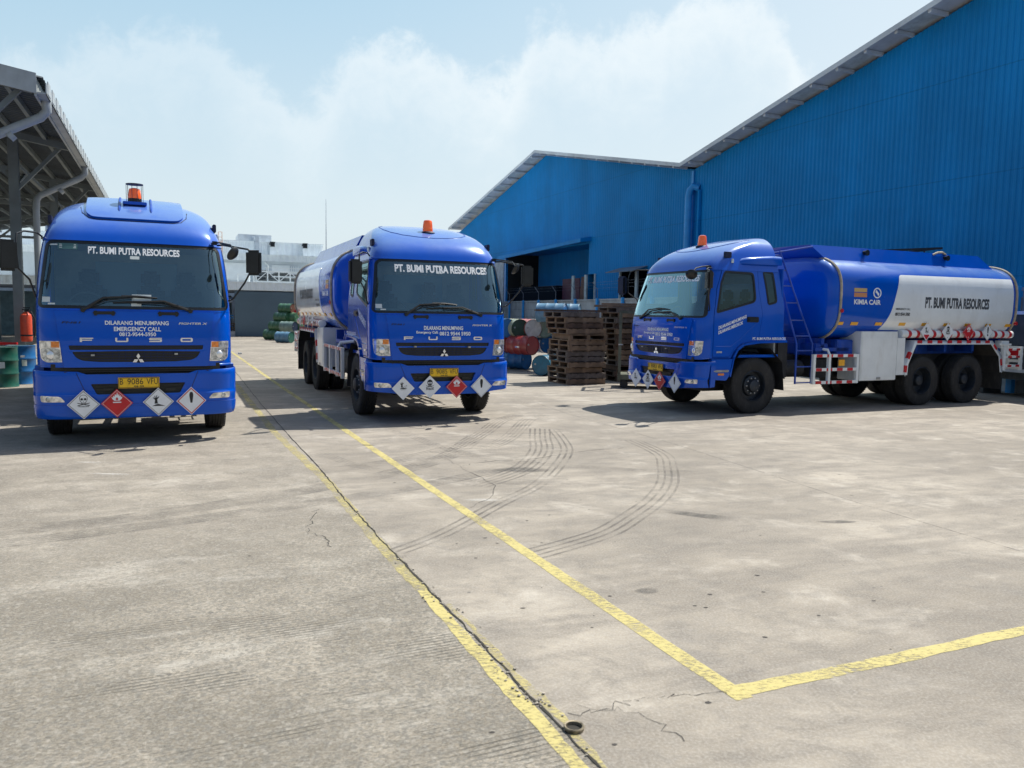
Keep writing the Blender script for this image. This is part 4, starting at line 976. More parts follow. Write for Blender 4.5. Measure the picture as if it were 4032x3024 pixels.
# ------------------------------------------------------------------ the three trucks
def tag_copy(o):
    return o
POSES = [(-4.846, 10.241, 25.0), (-1.106, 12.829, 22.6), (2.740, 15.112, -64.7)]
LAB = ['blue tanker truck on the left with a caged orange beacon, nearest the open shed',
       'blue and white tanker truck in the middle, nose on, between the other two trucks',
       'blue and white tanker truck seen side on, in front of the blue warehouse']
trucks = []
for o in (bump_skirt, bump_plain): o.parent = None
for i in range(3):
    t = copy_tree(proto) if i < 2 else proto
    t.location = (POSES[i][0], POSES[i][1], 0); t.rotation_euler = (0, 0, R(POSES[i][2])); trucks.append(t)
    tag(t, LAB[i], 'tanker truck', 'blue tanker trucks parked in the yard')
for i, t in enumerate(trucks):
    b = copy_tree(bump_skirt if i == 0 else bump_plain, t) if i != 2 else bump_plain
    if i == 2: bump_plain.parent = t
    plate(('B 9086 VFU', 'B 9085 VFU', 'B 9083 VFU')[i], ('05·29', '04·29', '04·29')[i], t)
    if i == 0:
        P_ = (('poison', -.64, .555), ('fire', -.26, .56), ('env', .225, .565), ('excl', .625, .565)); va = 0
        fronttext([('DILARANG MENUMPANG', (-.375, .37, 1.562, 1.614), .015), ('EMERGENCY CALL', (-.275, .275, 1.482, 1.538), .015), ('0812-9544-5950', (-.215, .215, 1.418, 1.468), .015)], M['inkw'], t)
        fronttext([('PT. BUMI PUTRA RESOURCES', (-.555, .53, 2.468, 2.562), .02)], M['inkw'], t, .006)
        g = MB(); patch(g, [box_(-.895, -.675, 2.515, 2.595)], CAB.F, off=.0045); s_ = g.build('permit_sticker', M['sticker'], t)
        for z in (2.575, 2.555, 2.535): g = MB(); patch(g, [box_(-.88, -.69, z - .004, z + .004)], CAB.F, [], [], off=.0055); g.build('sticker_line', M['paper'], s_, smooth=0)
        g = MB(); patch(g, [box_(-.06, .17, 1.862, 1.955)], CAB.F, off=.0045); g.build('paper_notice', M['paper'], t)
        g = MB(); patch(g, [box_(-.07, .05, 1.80, 1.845)], CAB.F, off=.0045); g.build('paper_notice', M['paper'], t)
        g = MB(); patch(g, [box_(-.99, -.90, 2.565, 2.580)], CAB.F, off=.0045); g.build('sticker_strip', M['paper'], t)
        roof_panel(t); beacon(t, True)
    else:
        P_ = (('env', -.69, .575), ('poison', -.25, .59), ('fire', .205, .585), ('excl', .635, .585)) if i == 1 else (('env', -.60, .565), ('poison', -.19, .565), ('fire', .19, .565), ('excl', .655, .565)); va = 1
        fronttext([('DILARANG MENUMPANG', (-.335, .325, 1.503, 1.568), .02), ('Emergency Call;', (-.46, -.10, 1.435, 1.487), .02), ('0812 9544 5950', (-.075, .455, 1.415, 1.478), .02)], M['inkw'], t)
        fronttext([('PT. BUMI PUTRA RESOURCES', (-.75, .83, 2.425, 2.55), .03)], M['inkw'], t, .006)
        roof_scoop(t); beacon(t, False)
    for kd, x, z in P_:
        c = copy_tree(PL[(kd, va)], t); c.location = (x, -.035, z); c.rotation_euler = (0, 0, 0)
        g = MB(); g.box(x - .02, x + .02, -.03, .06, z + .05, z + .07); g.build('placard_bracket', M['steel'], c); bpy.context.view_layer.update()
        c.children[-1].matrix_parent_inverse = Matrix.Translation((-x, .035, -z))
for p in PL.values():
    for ch in list(p.children): bpy.data.objects.remove(ch)
    bpy.data.objects.remove(p)
for ch in list(bump_skirt.children): bpy.data.objects.remove(ch)
bpy.data.objects.remove(bump_skirt)

# ================================================================== THE YARD
N2 = Vector((.917, .40)); A2v = Vector((-.40, .917)); QANG = math.atan2(.40, .917)
def qs(q, s_, z=0.0): return Vector((N2.x * q + A2v.x * s_, N2.y * q + A2v.y * s_, z))
CRACK_Q = 1.545
def ground_mat():
    m = bpy.data.materials.new('yard_concrete'); m.use_nodes = True; t = NT(m.node_tree); b = m.node_tree.nodes['Principled BSDF']
    tcn = t.new('ShaderNodeTexCoord'); oc = tcn.outputs['Object']
    sp = t.new('ShaderNodeSeparateXYZ'); t.link(oc, sp.inputs[0])
    Q = t.math('ADD', t.math('MULTIPLY', sp.outputs[0], .917), t.math('MULTIPLY', sp.outputs[1], .40))
    S_ = t.math('ADD', t.math('MULTIPLY', sp.outputs[0], -.40), t.math('MULTIPLY', sp.outputs[1], .917))
    cq = t.new('ShaderNodeCombineXYZ'); t.link(Q, cq.inputs[0]); t.link(S_, cq.inputs[1]); qv = cq.outputs[0]
    left = t.math('LESS_THAN', Q, CRACK_Q)
    n_big = t.noise(oc, .35, 6, .6); n_mid = t.noise(oc, 1.6, 8, .66, .4); n_str = t.noise(t.mapping(qv, (.5, 2.2, 1)), 1.3, 7, .68, .3)
    n_fin = t.noise(oc, 16, 8, .72); n_vf = t.noise(oc, 70, 5, .7)
    base = t.mix(t.smooth(n_big, .3, .7), (.205, .178, .142), (.385, .342, .282))
    base = t.mix(t.smooth(n_str, .38, .72, 0, .85), base, (.155, .136, .114))
    base = t.mix(t.smooth(n_mid, .50, .72, 0, .75), base, (.45, .41, .352))
    base = t.mix(t.smooth(t.noise(t.mapping(oc, (1, 1, 1), (0, 0, 0), (7, 3, 0)), .9, 6, .7), .55, .75, 0, .55), base, (.155, .145, .133))
    base = t.mix(t.smooth(t.noise(t.mapping(oc, (1, 1.5, 1), (0, 0, .5), (1, 8, 0)), .55, 9, .68, .8), .44, .64, 0, .55), base, (.165, .145, .120))
    base = t.mix(t.smooth(t.noise(t.mapping(oc, (1, 1.4, 1), (0, 0, .2), (5, 2, 0)), 2.6, 9, .74, .5), .47, .64, 0, .5), base, (.135, .121, .104))
    # the old slab on the left: greener grey, exposed aggregate, brushed
    nl = t.noise(t.mapping(qv, (1, 1.7, 1)), 34, 7, .78, .6); nl2 = t.noise(t.mapping(qv, (1.0, 2.4, 1)), 7, 9, .78, .5)
    bl = t.mix(t.smooth(n_mid, .35, .65), (.235, .203, .156), (.39, .345, .278))
    bl = t.mix(t.smooth(nl, .42, .60, .0, .85), bl, (.125, .116, .095))
    bl = t.mix(t.smooth(nl2, .52, .78, 0, .55), bl, (.43, .41, .36))
    patchn = t.noise(t.mapping(oc, (1, 1, 1), (0, 0, .3), (2, 9, 0)), .8, 5, .6)
    bl = t.mix(t.smooth(patchn, .46, .60, 0, .45), bl, (.145, .128, .098))
    bl = t.mix(t.smooth(t.noise(t.mapping(qv, (.7, 1.6, 1), (0, 0, 0), (4, 5, 0)), .9, 8, .7), .52, .66, 0, .68), bl, (.47, .44, .385))
    near = t.smooth(S_, 8.0, 4.2)
    bl = t.mix(t.math('MULTIPLY', t.math('SUBTRACT', 1.0, near), .75), bl, base)
    bl = t.mix(t.smooth(t.noise(t.mapping(oc, (1, 1.3, 1), (0, 0, .4), (3, 3, 0)), 3.2, 9, .76, .6), .48, .66, 0, .5), bl, (.115, .100, .076))
    fk = t.noise(t.mapping(qv, (1, 2.6, 1), (0, 0, R(8))), 30, 5, .75)
    bl = t.mix(t.math('MULTIPLY', t.smooth(fk, .555, .64, 0, .8), near), bl, (.065, .06, .048))  # dark flecks paint in the small shadows of the aggregate
    col = t.mix(left, base, bl)
    # coarse pits and speckle
    vo = t.new('ShaderNodeTexVoronoi'); vo.feature = 'F1'; vo.inputs['Scale'].default_value = 9.0; vo.inputs['Randomness'].default_value = 1
    t.link(t.mapping(qv, (1, 1.0, 1)), vo.inputs['Vector'])
    sc = t.new('ShaderNodeSeparateColor'); t.link(vo.outputs['Color'], sc.inputs[0])
    pr_ = t.math('MULTIPLY', t.math('LESS_THAN', vo.outputs['Distance'], t.math('MULTIPLY', sc.outputs[0], .17)), t.math('GREATER_THAN', sc.outputs[1], t.lin(t.noise(oc, .7, 3, .5), .40, .70, 1.0, .86)))
    col = t.mix(t.math('MULTIPLY', pr_, .8), col, (.075, .07, .065))
    vo2 = t.new('ShaderNodeTexVoronoi'); vo2.inputs['Scale'].default_value = 48; t.link(oc, vo2.inputs['Vector'])
    sc2 = t.new('ShaderNodeSeparateColor'); t.link(vo2.outputs['Color'], sc2.inputs[0])
    col = t.mix(t.math('MULTIPLY', t.math('GREATER_THAN', sc2.outputs[0], .80), t.math('MULTIPLY', left, t.math('ADD', .12, t.math('MULTIPLY', near, .40)))), col, (.13, .125, .11))  # dark specks, stronger up close, coloured like aggregate shadows
    col = t.mix(t.math('MULTIPLY', t.math('LESS_THAN', sc2.outputs[0], .12), t.math('MULTIPLY', left, .20)), col, (.48, .46, .41))
    col = t.mix(t.smooth(n_fin, .3, .75, .0, .35), col, (.20, .19, .175))
    col = t.mix(t.smooth(n_vf, .4, .7, 0, .22), col, (.62, .60, .56))
    # brushed grooves, in patches
    wv = t.new('ShaderNodeTexWave'); wv.wave_type = 'BANDS'; wv.bands_direction = 'Y'; wv.inputs['Scale'].default_value = 9.5; wv.inputs['Distortion'].default_value = 1.6; wv.inputs['Detail'].default_value = 3; wv.inputs['Detail Scale'].default_value = 1.5
    t.link(t.mapping(qv, (.25, 1, 1), (0, 0, R(-6))), wv.inputs['Vector'])
    gm = t.math('MULTIPLY', t.smooth(wv.outputs[1], .78, .98), t.math('MULTIPLY', left, t.smooth(t.noise(t.mapping(qv, (.6, 1.6, 1), (0, 0, 0), (3, 1, 0)), 1.7, 4, .6), .50, .66)))
    gm = t.math('MULTIPLY', gm, t.smooth(S_, 6.0, 4.0))
    col = t.mix(t.math('MULTIPLY', gm, .55), col, (.10, .095, .08))
    t.link(col, b.inputs['Base Color']); b.inputs['Roughness'].default_value = .88; bsdf_set(b, Specular_IOR_Level=.3)
    h = t.math('ADD', t.math('MULTIPLY', n_fin, .5), t.math('ADD', t.math('MULTIPLY', nl, t.math('MULTIPLY', left, .8)), t.math('ADD', t.math('MULTIPLY', pr_, -1.2), t.math('MULTIPLY', gm, -1.0))))
    bn = t.new('ShaderNodeBump'); bn.inputs['Strength'].default_value = .9; bn.inputs['Distance'].default_value = .010; t.link(h, bn.inputs['Height']); t.link(bn.outputs[0], b.inputs['Normal'])
    return m
g = MB(); g.add([(-500, -40, 0), (500, -40, 0), (500, 900, 0), (-500, 900, 0)], [(0, 1, 2, 3)])
g.build('yard_ground', ground_mat(), kind='structure')

def worn_mat(name, col, dark, scale, lo, hi, amax=1.0, stretch=(1, 1, 1), rough=.8):
    """paint or rubber worn away in patches"""
    m = bpy.data.materials.new(name); m.use_nodes = True; t = NT(m.node_tree); b = m.node_tree.nodes['Principled BSDF']
    oc = t.new('ShaderNodeTexCoord').outputs['Object']; ov = t.mapping(oc, stretch, (0, 0, R(-23.6)))
    n = t.noise(ov, scale, 8, .72); n2 = t.noise(oc, scale * .12, 4, .6)
    a = t.smooth(t.math('ADD', n, t.math('MULTIPLY', t.math('SUBTRACT', n2, .5), .5)), lo, hi, 0, amax)
    t.link(a, b.inputs['Alpha']); t.link(t.mix(t.noise(oc, 30, 6, .7), dark, col), b.inputs['Base Color']); b.inputs['Roughness'].default_value = rough
    return m
M['ypaint'] = worn_mat('worn_yellow_paint', (.60, .51, .17), (.40, .35, .17), 24, .30, .56, .90, stretch=(1, 2.2, 1))
M['ypaint2'] = worn_mat('very_worn_yellow_paint', (.58, .50, .19), (.38, .33, .16), 28, .38, .64, .85, stretch=(1, 3, 1))
M['skid'] = worn_mat('tyre_rubber_marks', (.12, .11, .105), (.06, .055, .052), 2.2, .30, .72, .42)
M['skidf'] = worn_mat('faint_tyre_marks', (.15, .14, .13), (.10, .095, .09), 1.8, .34, .72, .38)
M['crackm'] = mat('joint_dark', (.028, .026, .022), .95)
M['crackf'] = worn_mat('fine_crack', (.06, .055, .05), (.04, .036, .03), 14, .35, .5, .8)

def soft_mat(name, col, amax, scale):
    m = bpy.data.materials.new(name); m.use_nodes = True; t = NT(m.node_tree); b = m.node_tree.nodes['Principled BSDF']; tc_ = t.new('ShaderNodeTexCoord')
    sp = t.new('ShaderNodeSeparateXYZ'); t.link(tc_.outputs['Generated'], sp.inputs[0]); dx = t.math('SUBTRACT', sp.outputs[0], .5); dy = t.math('SUBTRACT', sp.outputs[1], .5)
    d = t.math('SQRT', t.math('ADD', t.math('MULTIPLY', dx, dx), t.math('MULTIPLY', dy, dy))); n = t.noise(tc_.outputs['Object'], scale, 8, .7)
    t.link(t.math('MULTIPLY', t.smooth(t.math('ADD', d, t.math('MULTIPLY', t.math('SUBTRACT', n, .5), .5)), .12, .46, 1, 0), t.smooth(n, .3, .6, .3 * amax, amax)), b.inputs['Alpha'])
    b.inputs['Base Color'].default_value = (*col, 1); b.inputs['Roughness'].default_value = .8; return m
def ribbon(pts, w0, w1=None, z=.004, jit=0.0, step=.06, seed=1, fade=None):
    rr = random.Random(seed); w1 = w1 if w1 is not None else w0
    P = [Vector(p[:2]) for p in pts]; D = []
    for i in range(len(P) - 1):
        L_ = (P[i + 1] - P[i]).length; k = max(1, int(L_ / step)); D += [P[i].lerp(P[i + 1], j / k) for j in range(k)]
    D.append(P[-1]); vs = []; n_ = len(D); l0 = r0 = 0
    for i, p in enumerate(D):
        t_ = (D[min(i + 1, n_ - 1)] - D[max(i - 1, 0)]).normalized(); nn = Vector((t_.y, -t_.x)); f = i / max(1, n_ - 1); w = w0 + (w1 - w0) * f
        l0 = l0 * .6 + rr.uniform(-1, 1) * jit; r0 = r0 * .6 + rr.uniform(-1, 1) * jit
        a = p - nn * (w / 2 + l0); b = p + nn * (w / 2 + r0); vs += [(a.x, a.y, z * .5), (b.x, b.y, z * .5)]
    return vs, [(2 * i, 2 * i + 1, 2 * i + 3, 2 * i + 2) for i in range(n_ - 1)]
def smoothline(pts, k=8):
    P = [Vector(p[:2]) for p in pts]; out = []
    for i in range(len(P) - 1):
        a, b, c, d = P[max(i - 1, 0)], P[i], P[i + 1], P[min(i + 2, len(P) - 1)]
        for j in range(k):
            t_ = j / k; out.append(.5 * ((2 * b) + (c - a) * t_ + (2 * a - 5 * b + 4 * c - d) * t_ * t_ + (3 * b - a - 3 * c + d) * t_**3))
    out.append(P[-1]); return out
# yellow lines
g = MB(); g.add(*ribbon([(1.127, 3.60), (-1.0, 8.40), (-5.55, 18.75), (-12.2, 34.0)], .102, .09, jit=.003, seed=3)); g.build('painted_yellow_line', M['ypaint'], kind='structure')
g = MB(); g.add(*ribbon([(1.05, 3.655), (1.66, 3.90), (3.02, 4.495), (7.5, 6.45)], .098, .098, z=.0045, jit=.005, seed=5)); g.build('painted_yellow_line', M['ypaint'], kind='structure')
g = MB(); g.add(*ribbon([(.44, 2.62), (.285, 3.02), (0.0, 3.69), (-.28, 4.33), (-.56, 5.0)], .078, .08, jit=.007, seed=8)); g.build('painted_yellow_line', M['ypaint'], kind='structure')
g = MB(); g.add(*ribbon([(-.56, 5.0), (-.98, 5.94), (-1.92, 8.2), (-3.41, 11.35), (-5.35, 15.9), (-9.9, 26.5)], .10, .12, jit=.008, seed=9)); g.build('painted_yellow_line', M['ypaint2'], kind='structure')
g = MB(); g.add(*ribbon([(.45, 2.9), (.40, 3.0), (.235, 3.42), (.035, 3.84), (-.22, 4.44), (-.37, 4.76)], .045, .04, jit=.012, seed=4)); g.build('painted_yellow_line', M['ypaint2'], kind='structure')
# slab joint (jagged crack) and fine cracks
cr_pts = [(.62, 2.42), (.37, 3.01), (.2, 3.42), (.10, 3.60), (0.0, 3.84), (-.26, 4.44), (-.41, 4.76), (-.61, 5.22), (-1.02, 6.13), (-1.64, 7.58), (-2.09, 8.70), (-3.05, 10.9), (-4.74, 14.88), (-9.43, 26.2), (-20, 51)]
rr = random.Random(11); cj = []
for i in range(len(cr_pts) - 1):
    a, b = Vector(cr_pts[i]), Vector(cr_pts[i + 1]); k = max(1, int((b - a).length / (.08 if a.y < 8 else .4)))
    for j in range(k): p = a.lerp(b, j / k); cj.append((p.x + rr.uniform(-1, 1) * .007, p.y + rr.uniform(-1, 1) * .004))
g = MB(); g.add(*ribbon(cj, .012, .008, z=.0075, jit=.003, step=.04, seed=12)); g.build('slab_joint', M['crackm'], kind='structure')
g = MB()
for seed, pts, w in ((1, [(.30, 3.42), (.50, 3.52), (.66, 3.60), (.80, 3.62), (1.08, 3.66)], .005), (2, [(-1.75, 7.0), (-1.70, 6.6), (-1.62, 6.3), (-1.45, 6.1), (-1.38, 5.9)], .007), (3, [(-.55, 9.2), (-.25, 9.5), (.35, 9.75), (.8, 10.2), (1.5, 10.6)], .010), (4, [(-.35, 7.2), (-.15, 8.0), (-.5, 8.9), (-.9, 9.8)], .008), (5, [(.75, 3.2), (.60, 3.45), (.33, 3.50)], .004)):
    r_ = random.Random(seed); L_ = [(p.x + r_.uniform(-1, 1) * .03, p.y + r_.uniform(-1, 1) * .03) for p in smoothline(pts, 7)]; g.add(*ribbon(L_, w, w * .7, z=.0050, jit=w * .3, seed=seed))
g.build('hairline_cracks', M['crackf'], kind='structure')
g = MB()
for pts in ([(.6, 15.5), (1.04, 14.14), (2.31, 11.0), (3.43, 7.6), (4.3, 5.4), (5.4, 2.8)],): g.add(*ribbon(pts, .012, .009, z=.0035, jit=.001, seed=2))
g.build('control_joint', worn_mat('faint_joint', (.14, .13, .12), (.10, .09, .085), 8, .35, .6, .7), kind='structure')
# tyre marks: groups of parallel rubber lines
def tyre_mark(pts, n_, pitch, w, seed, m_='skid'):
    g = MB(); L_ = smoothline(pts, 8)
    for k in range(n_):
        off = (k - (n_ - 1) / 2) * pitch; q = []
        for i, p in enumerate(L_):
            t_ = (L_[min(i + 1, len(L_) - 1)] - L_[max(i - 1, 0)]).normalized(); q.append((p.x + t_.y * off, p.y - t_.x * off))
        g.add(*ribbon(q, w, w, z=.0030 + .0003 * (seed % 5), step=.12, seed=seed + k))
    g.build('tyre_marks', M[m_], kind='structure')
tyre_mark([(1.75, 11.3), (1.96, 10.2), (1.87, 9.33), (1.69, 8.4), (1.42, 7.62), (1.10, 6.97), (.82, 6.47), (.53, 6.14), (.15, 5.78)], 4, .075, .026, 1)
tyre_mark([(.45, 12.3), (.42, 11.4), (.40, 10.32), (.22, 9.3), (-.02, 8.7), (-.4, 8.1)], 5, .075, .03, 2)
tyre_mark([(.66, 12.2), (.73, 11.27), (.74, 10.36), (.57, 9.33), (.28, 8.2), (-.1, 7.37), (-.53, 6.34), (-.85, 5.8)], 3, .075, .028, 3)
tyre_mark([(.55, 14.0), (.28, 13.3), (-.03, 11.36), (-.39, 10.39), (-1.2, 9.2)], 5, .06, .028, 4, 'skidf')
tyre_mark([(.1, 13.9), (-.19, 13.1), (-.44, 11.66), (-.77, 10.5), (-1.5, 9.3), (-2.2, 8.7)], 5, .06, .028, 5)
tyre_mark([(-5.5, 5.6), (-3.6, 6.4), (-2.32, 7.5), (-1.4, 8.6), (-.8, 9.8), (-.5, 11.5)], 6, .052, .040, 6, 'skidf')
tyre_mark([(-5.8, 4.9), (-3.9, 5.8), (-2.2, 7.0), (-.9, 8.1), (.3, 9.6)], 5, .052, .040, 7, 'skidf')
tyre_mark([(-1.6, 11.7), (-.9, 10.4), (-.1, 9.6), (1.0, 9.2), (2.4, 9.0)], 4, .05, .02, 8)
tyre_mark([(-2.4, 9.9), (-1.7, 9.0), (-.8, 8.5), (.4, 8.3), (1.9, 8.9), (3.5, 9.6)], 4, .045, .018, 9, 'skidf')
# oil stains / patches
def blob(cx, cy, rx, ry, ang, z, seed, m_, nm):
    r_ = random.Random(seed); n_ = 40; ph = [r_.uniform(0, 6.28) for _ in range(6)]; vs = [(cx, cy, z)]
    for i in range(n_):
        a = 2 * math.pi * i / n_; k = 1 + sum(.16 / (j + 1) * math.sin((j + 2) * a + ph[j]) for j in range(6)); x, y = rx * k * math.cos(a), ry * k * math.sin(a)
        vs.append((cx + x * math.cos(ang) - y * math.sin(ang), cy + x * math.sin(ang) + y * math.cos(ang), z))
    g = MB(); g.add(vs, [(0, i + 1, (i + 1) % n_ + 1) for i in range(n_)]); g.build(nm, m_, kind='structure')
M['oil'] = soft_mat('oil_stain', (.095, .09, .085), .62, 6)
M['lime'] = soft_mat('pale_spill', (.58, .56, .52), .6, 8)
for i, (x, y, a, b, r_) in enumerate(((.15, 9.0, .5, .15, .2), (1.72, 7.05, .4, .09, -.5), (2.9, 6.9, .30, .05, .2), (.9, 5.05, .13, .05, .4), (-1.9, 10.5, .16, .05, 0), (-4.0, 4.2, .3, .1, .5))): blob(x, y, a, b, r_, .0022, 20 + i, M['oil'], 'oil_stain')
for i, (x, y, a, b, r_) in enumerate(((-4.86, 9.02, .22, .05, .1), (-4.3, 8.4, .3, .06, 0), (-.25, 7.5, .25, .07, .2))): blob(x, y, a, b, r_, .0020, 40 + i, M['lime'], 'pale_stain')
# flat dark spots for pits and a few stones
g = MB(); rr = random.Random(3)
for k in range(60):
    y = rr.uniform(3.0, 9.0); x = rr.uniform(-.5 * y, .62 * y); s_ = rr.uniform(.004, .013); a = rr.uniform(0, 3); n_ = 9
    if x * .917 + y * .4 < CRACK_Q + .1 and rr.random() < .5: continue
    g.add([(x + s_ * rr.uniform(.6, 1.1) * 1.5 * math.cos(a + 6.283 * i / n_), y + s_ * rr.uniform(.6, 1.1) * math.sin(a + 6.283 * i / n_), .0018) for i in range(n_)], [tuple(range(n_))])
g.build('concrete_pits', mat('pit_dark', (.06, .055, .05), .95, var=.3), kind='structure')
g = MB()
for k in range(90):
    u = rr.uniform(0, 1); i = int(u * 8); p = Vector(cr_pts[i + 1]).lerp(Vector(cr_pts[i + 2]), rr.random()); s_ = rr.uniform(.003, .010)
    bm = bmesh.new(); bmesh.ops.create_icosphere(bm, subdivisions=1, radius=s_); bm.verts.index_update()
    ox, oy = p.x + rr.gauss(0, .035), p.y + rr.gauss(0, .03)
    g.add([(ox + v.co.x * rr.uniform(.8, 1.3), oy + v.co.y, .004 + v.co.z * .6 + s_ * .3) for v in bm.verts], [[v.index for v in f.verts] for f in bm.faces]); bm.free()
g.build('loose_grit', mat('grit_stone', (.28, .255, .215), .95, var=.5, vscale=60), kind='stuff')
# open pipe end in the joint
pr = thing('floor_pipe', 'short steel pipe end standing open in the slab joint in the foreground', 'pipe', (.295, 3.30, 0))
g = MB(); g.lathe([(.043, .0), (.046, .016), (.043, .020), (.036, .018), (.035, .002), (0, .001)], 28, 'Z'); g.build('pipe_rim', mat('rusty_rim', (.20, .17, .12), .6, metal=.5, var=.5, vscale=40), pr)
g = MB(); g.lathe([(.0345, .0035), (0, .0035)], 24, 'Z'); g.build('pipe_dark_disc', M['crackm'], pr)  # flat dark disc painted for the shade inside the pipe

# ================================================================== BLUE WAREHOUSE
def corr_mat(name, col, rough=.45, var=.12):
    m = mat(name, col, rough, var=var, vscale=.35, spec=.25)
    t = NT(m.node_tree); b = m.node_tree.nodes['Principled BSDF']; src = b.inputs['Base Color'].links[0].from_socket
    oc = t.new('ShaderNodeTexCoord').outputs['Object']
    so = t.new('ShaderNodeSeparateXYZ'); t.link(oc, so.inputs[0]); wn = t.new('ShaderNodeTexWhiteNoise'); wn.noise_dimensions = '1D'; t.link(t.math('FLOOR', t.math('DIVIDE', so.outputs[1], .8)), wn.inputs['W'])
    src = t.mix(t.math('MULTIPLY', wn.outputs['Value'], .12), src, tuple(c * .45 for c in col))
    lap = t.math('LESS_THAN', t.math('FRACT', t.math('DIVIDE', so.outputs[2], 3.1)), .012); src = t.mix(t.math('MULTIPLY', lap, .35), src, tuple(c * .4 for c in col))
    st = t.noise(t.mapping(oc, (1, 1.6, .05)), 2.2, 6, .7)
    t.link(t.mix(t.smooth(st, .40, .75, 0, .22), src, tuple(c * .6 for c in col)), b.inputs['Base Color'])
    return m
M['wh_blue'] = corr_mat('blue_corrugated_sheet', (.0, .245, .62), .6)
M['wh_trim'] = mat('blue_gutter_paint', (.02, .30, .74), .4, var=.1)
M['roofw'] = mat('pale_roof_sheet', (.62, .66, .70), .6, var=.15, vscale=.5, dirt=.3, dirtcol=(.3, .29, .28))
M['soffit'] = mat('grey_purlin', (.16, .19, .24), .7, var=.2)
M['darkin'] = mat('dark_interior', (.002, .008, .020), .9, spec=.1)  # near-black colour stands in for shade inside the building
M['wframe'] = mat('white_window_frame', (.55, .60, .60), .6, var=.15, dirt=.3)
M['maroon'] = mat('maroon_panel', (.10, .022, .045), .6, var=.2); M['brownp'] = mat('brown_board', (.16, .075, .055), .7, var=.3)
WQ, WS0 = 22.8, 31.3; WK = 1.206; WZ = -.371   # drawn at 5:6, the building is 1.2 times that size, footings below ground
WQ, WS0 = 22.8, 31.3      # wall plane and valley
wh = thing('warehouse', 'long blue corrugated metal warehouse with two gables behind the right truck', 'warehouse', qs(WQ * WK, WS0 * WK, WZ), QANG); wh.scale = (WK, WK, WK)
# local frame: x into the building, y along the wall (away from camera)
def ztop(y): return 8.62 + (16 - abs(abs(y) - 16)) * .212
OPEN = [(9.1, 12.1, 2.55, 4.12), (3.75, 6.35, 2.62, 4.15), (10.0, 22.2, 0, 5.9)]
g = MB(); y = -34.0; P_ = .20
prof = [(0, 0), (.035, .022), (.10, .022), (.135, 0)]
ys_ = []
while y < 33: 
    for dy, dx in prof: ys_.append((y + dy, -dx))
    y += P_
def opens(y): return [(z0, z1) for (a, b, z0, z1) in OPEN if a < y < b]
for i in range(len(ys_) - 1):
    (ya, xa), (yb, xb) = ys_[i], ys_[i + 1]; ym = (ya + yb) / 2; segs = [(0.0, None)]
    for z0, z1 in opens(ym): segs = [(0.0, z0), (z1, None)] if z0 > 0 else [(z1, None)]
    for z0, z1 in segs:
        g.add([(xa, ya, z0), (xb, yb, z0), (xb, yb, ztop(yb) if z1 is None else z1), (xa, ya, ztop(ya) if z1 is None else z1)], [(0, 3, 2, 1)])
wall = g.build('wall', M['wh_blue'], wh, smooth=0, recalc=False)
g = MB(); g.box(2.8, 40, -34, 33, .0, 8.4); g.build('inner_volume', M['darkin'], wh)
for s0, s1 in ((-32, -16), (-16, 0), (0, 16), (16, 32.9)):
    pass
def roof(nm, y0, ym, y1):
    g = MB(); z0, zm = 8.72, ztop(16) + .12; x0, x1 = -.85, 40
    for (ya, za, yb, zb) in ((y0, z0, ym, zm), (ym, zm, y1, z0)):
        g.add([(x0, ya, za), (x1, ya, za), (x1, yb, zb), (x0, yb, zb), (x0, ya, za + .10), (x1, ya, za + .10), (x1, yb, zb + .10), (x0, yb, zb + .10)], [(0, 1, 2, 3), (4, 7, 6, 5), (0, 4, 5, 1), (0, 3, 7, 4), (3, 2, 6, 7), (1, 5, 6, 2)])
    ro = g.build('roof', M['roofw'], wh, smooth=0)
    g = MB()
    for (ya, za, yb, zb) in ((y0, z0, ym, zm), (ym, zm, y1, z0)):
        for k in range(13):
            f = (k + .5) / 13; yc = ya + (yb - ya) * f; zc = za + (zb - za) * f; g.box(x0 + .06, .0, yc - .06, yc + .06, zc - .13, zc - .012)
        g.add([(x0 - .02, ya, za - .05), (x0 - .02, yb, zb - .05), (x0 - .02, yb, zb + .13), (x0 - .02, ya, za + .13), (x0 + .03, ya, za - .05), (x0 + .03, yb, zb - .05), (x0 + .03, yb, zb + .13), (x0 + .03, ya, za + .13)], [(0, 3, 2, 1), (4, 5, 6, 7), (0, 1, 5, 4), (3, 7, 6, 2)])
    g.build('verge_trim', M['roofw'], ro, smooth=0)
    for (ya, za, yb, zb) in ((y0, z0, ym, zm), (ym, zm, y1, z0)):
        for k in range(12):
            f = (k + 1.0) / 13; yc = ya + (yb - ya) * f; zc = za + (zb - za) * f; dz = (zb - za) / (yb - ya)
            if k % 2: continue
            L_ = .52; g = MB(); g.add([(x0 + .08, yc - L_, zc - .012 - dz * L_), (-.03, yc - L_, zc - .012 - dz * L_), (-.03, yc + L_, zc - .012 + dz * L_), (x0 + .08, yc + L_, zc - .012 + dz * L_)], [(0, 1, 2, 3)]); g.build('soffit_panel', M['wframe'], ro, smooth=0)
roof('roof', -32, -16, 0.0); roof('roof', 0.0, 16, 33.0)
g = MB(); g.box(-.10, .0, -.06, .10, .0, 8.55); g.build('corner_flashing', M['wh_trim'], wh)
g = MB(); g.tube([(-.32, -.05, 0), (-.32, -.05, 7.35), (-.31, -.12, 7.62), (-.25, -.28, 7.78), (-.05, -.45, 7.70)], .17, 16); g.build('rain_downpipe', M['wh_trim'], wh)
g = MB(); g.box(-.16, -.04, -.62, -.50, 0, 7.6); g.build('conduit', M['wh_blue'], wh)
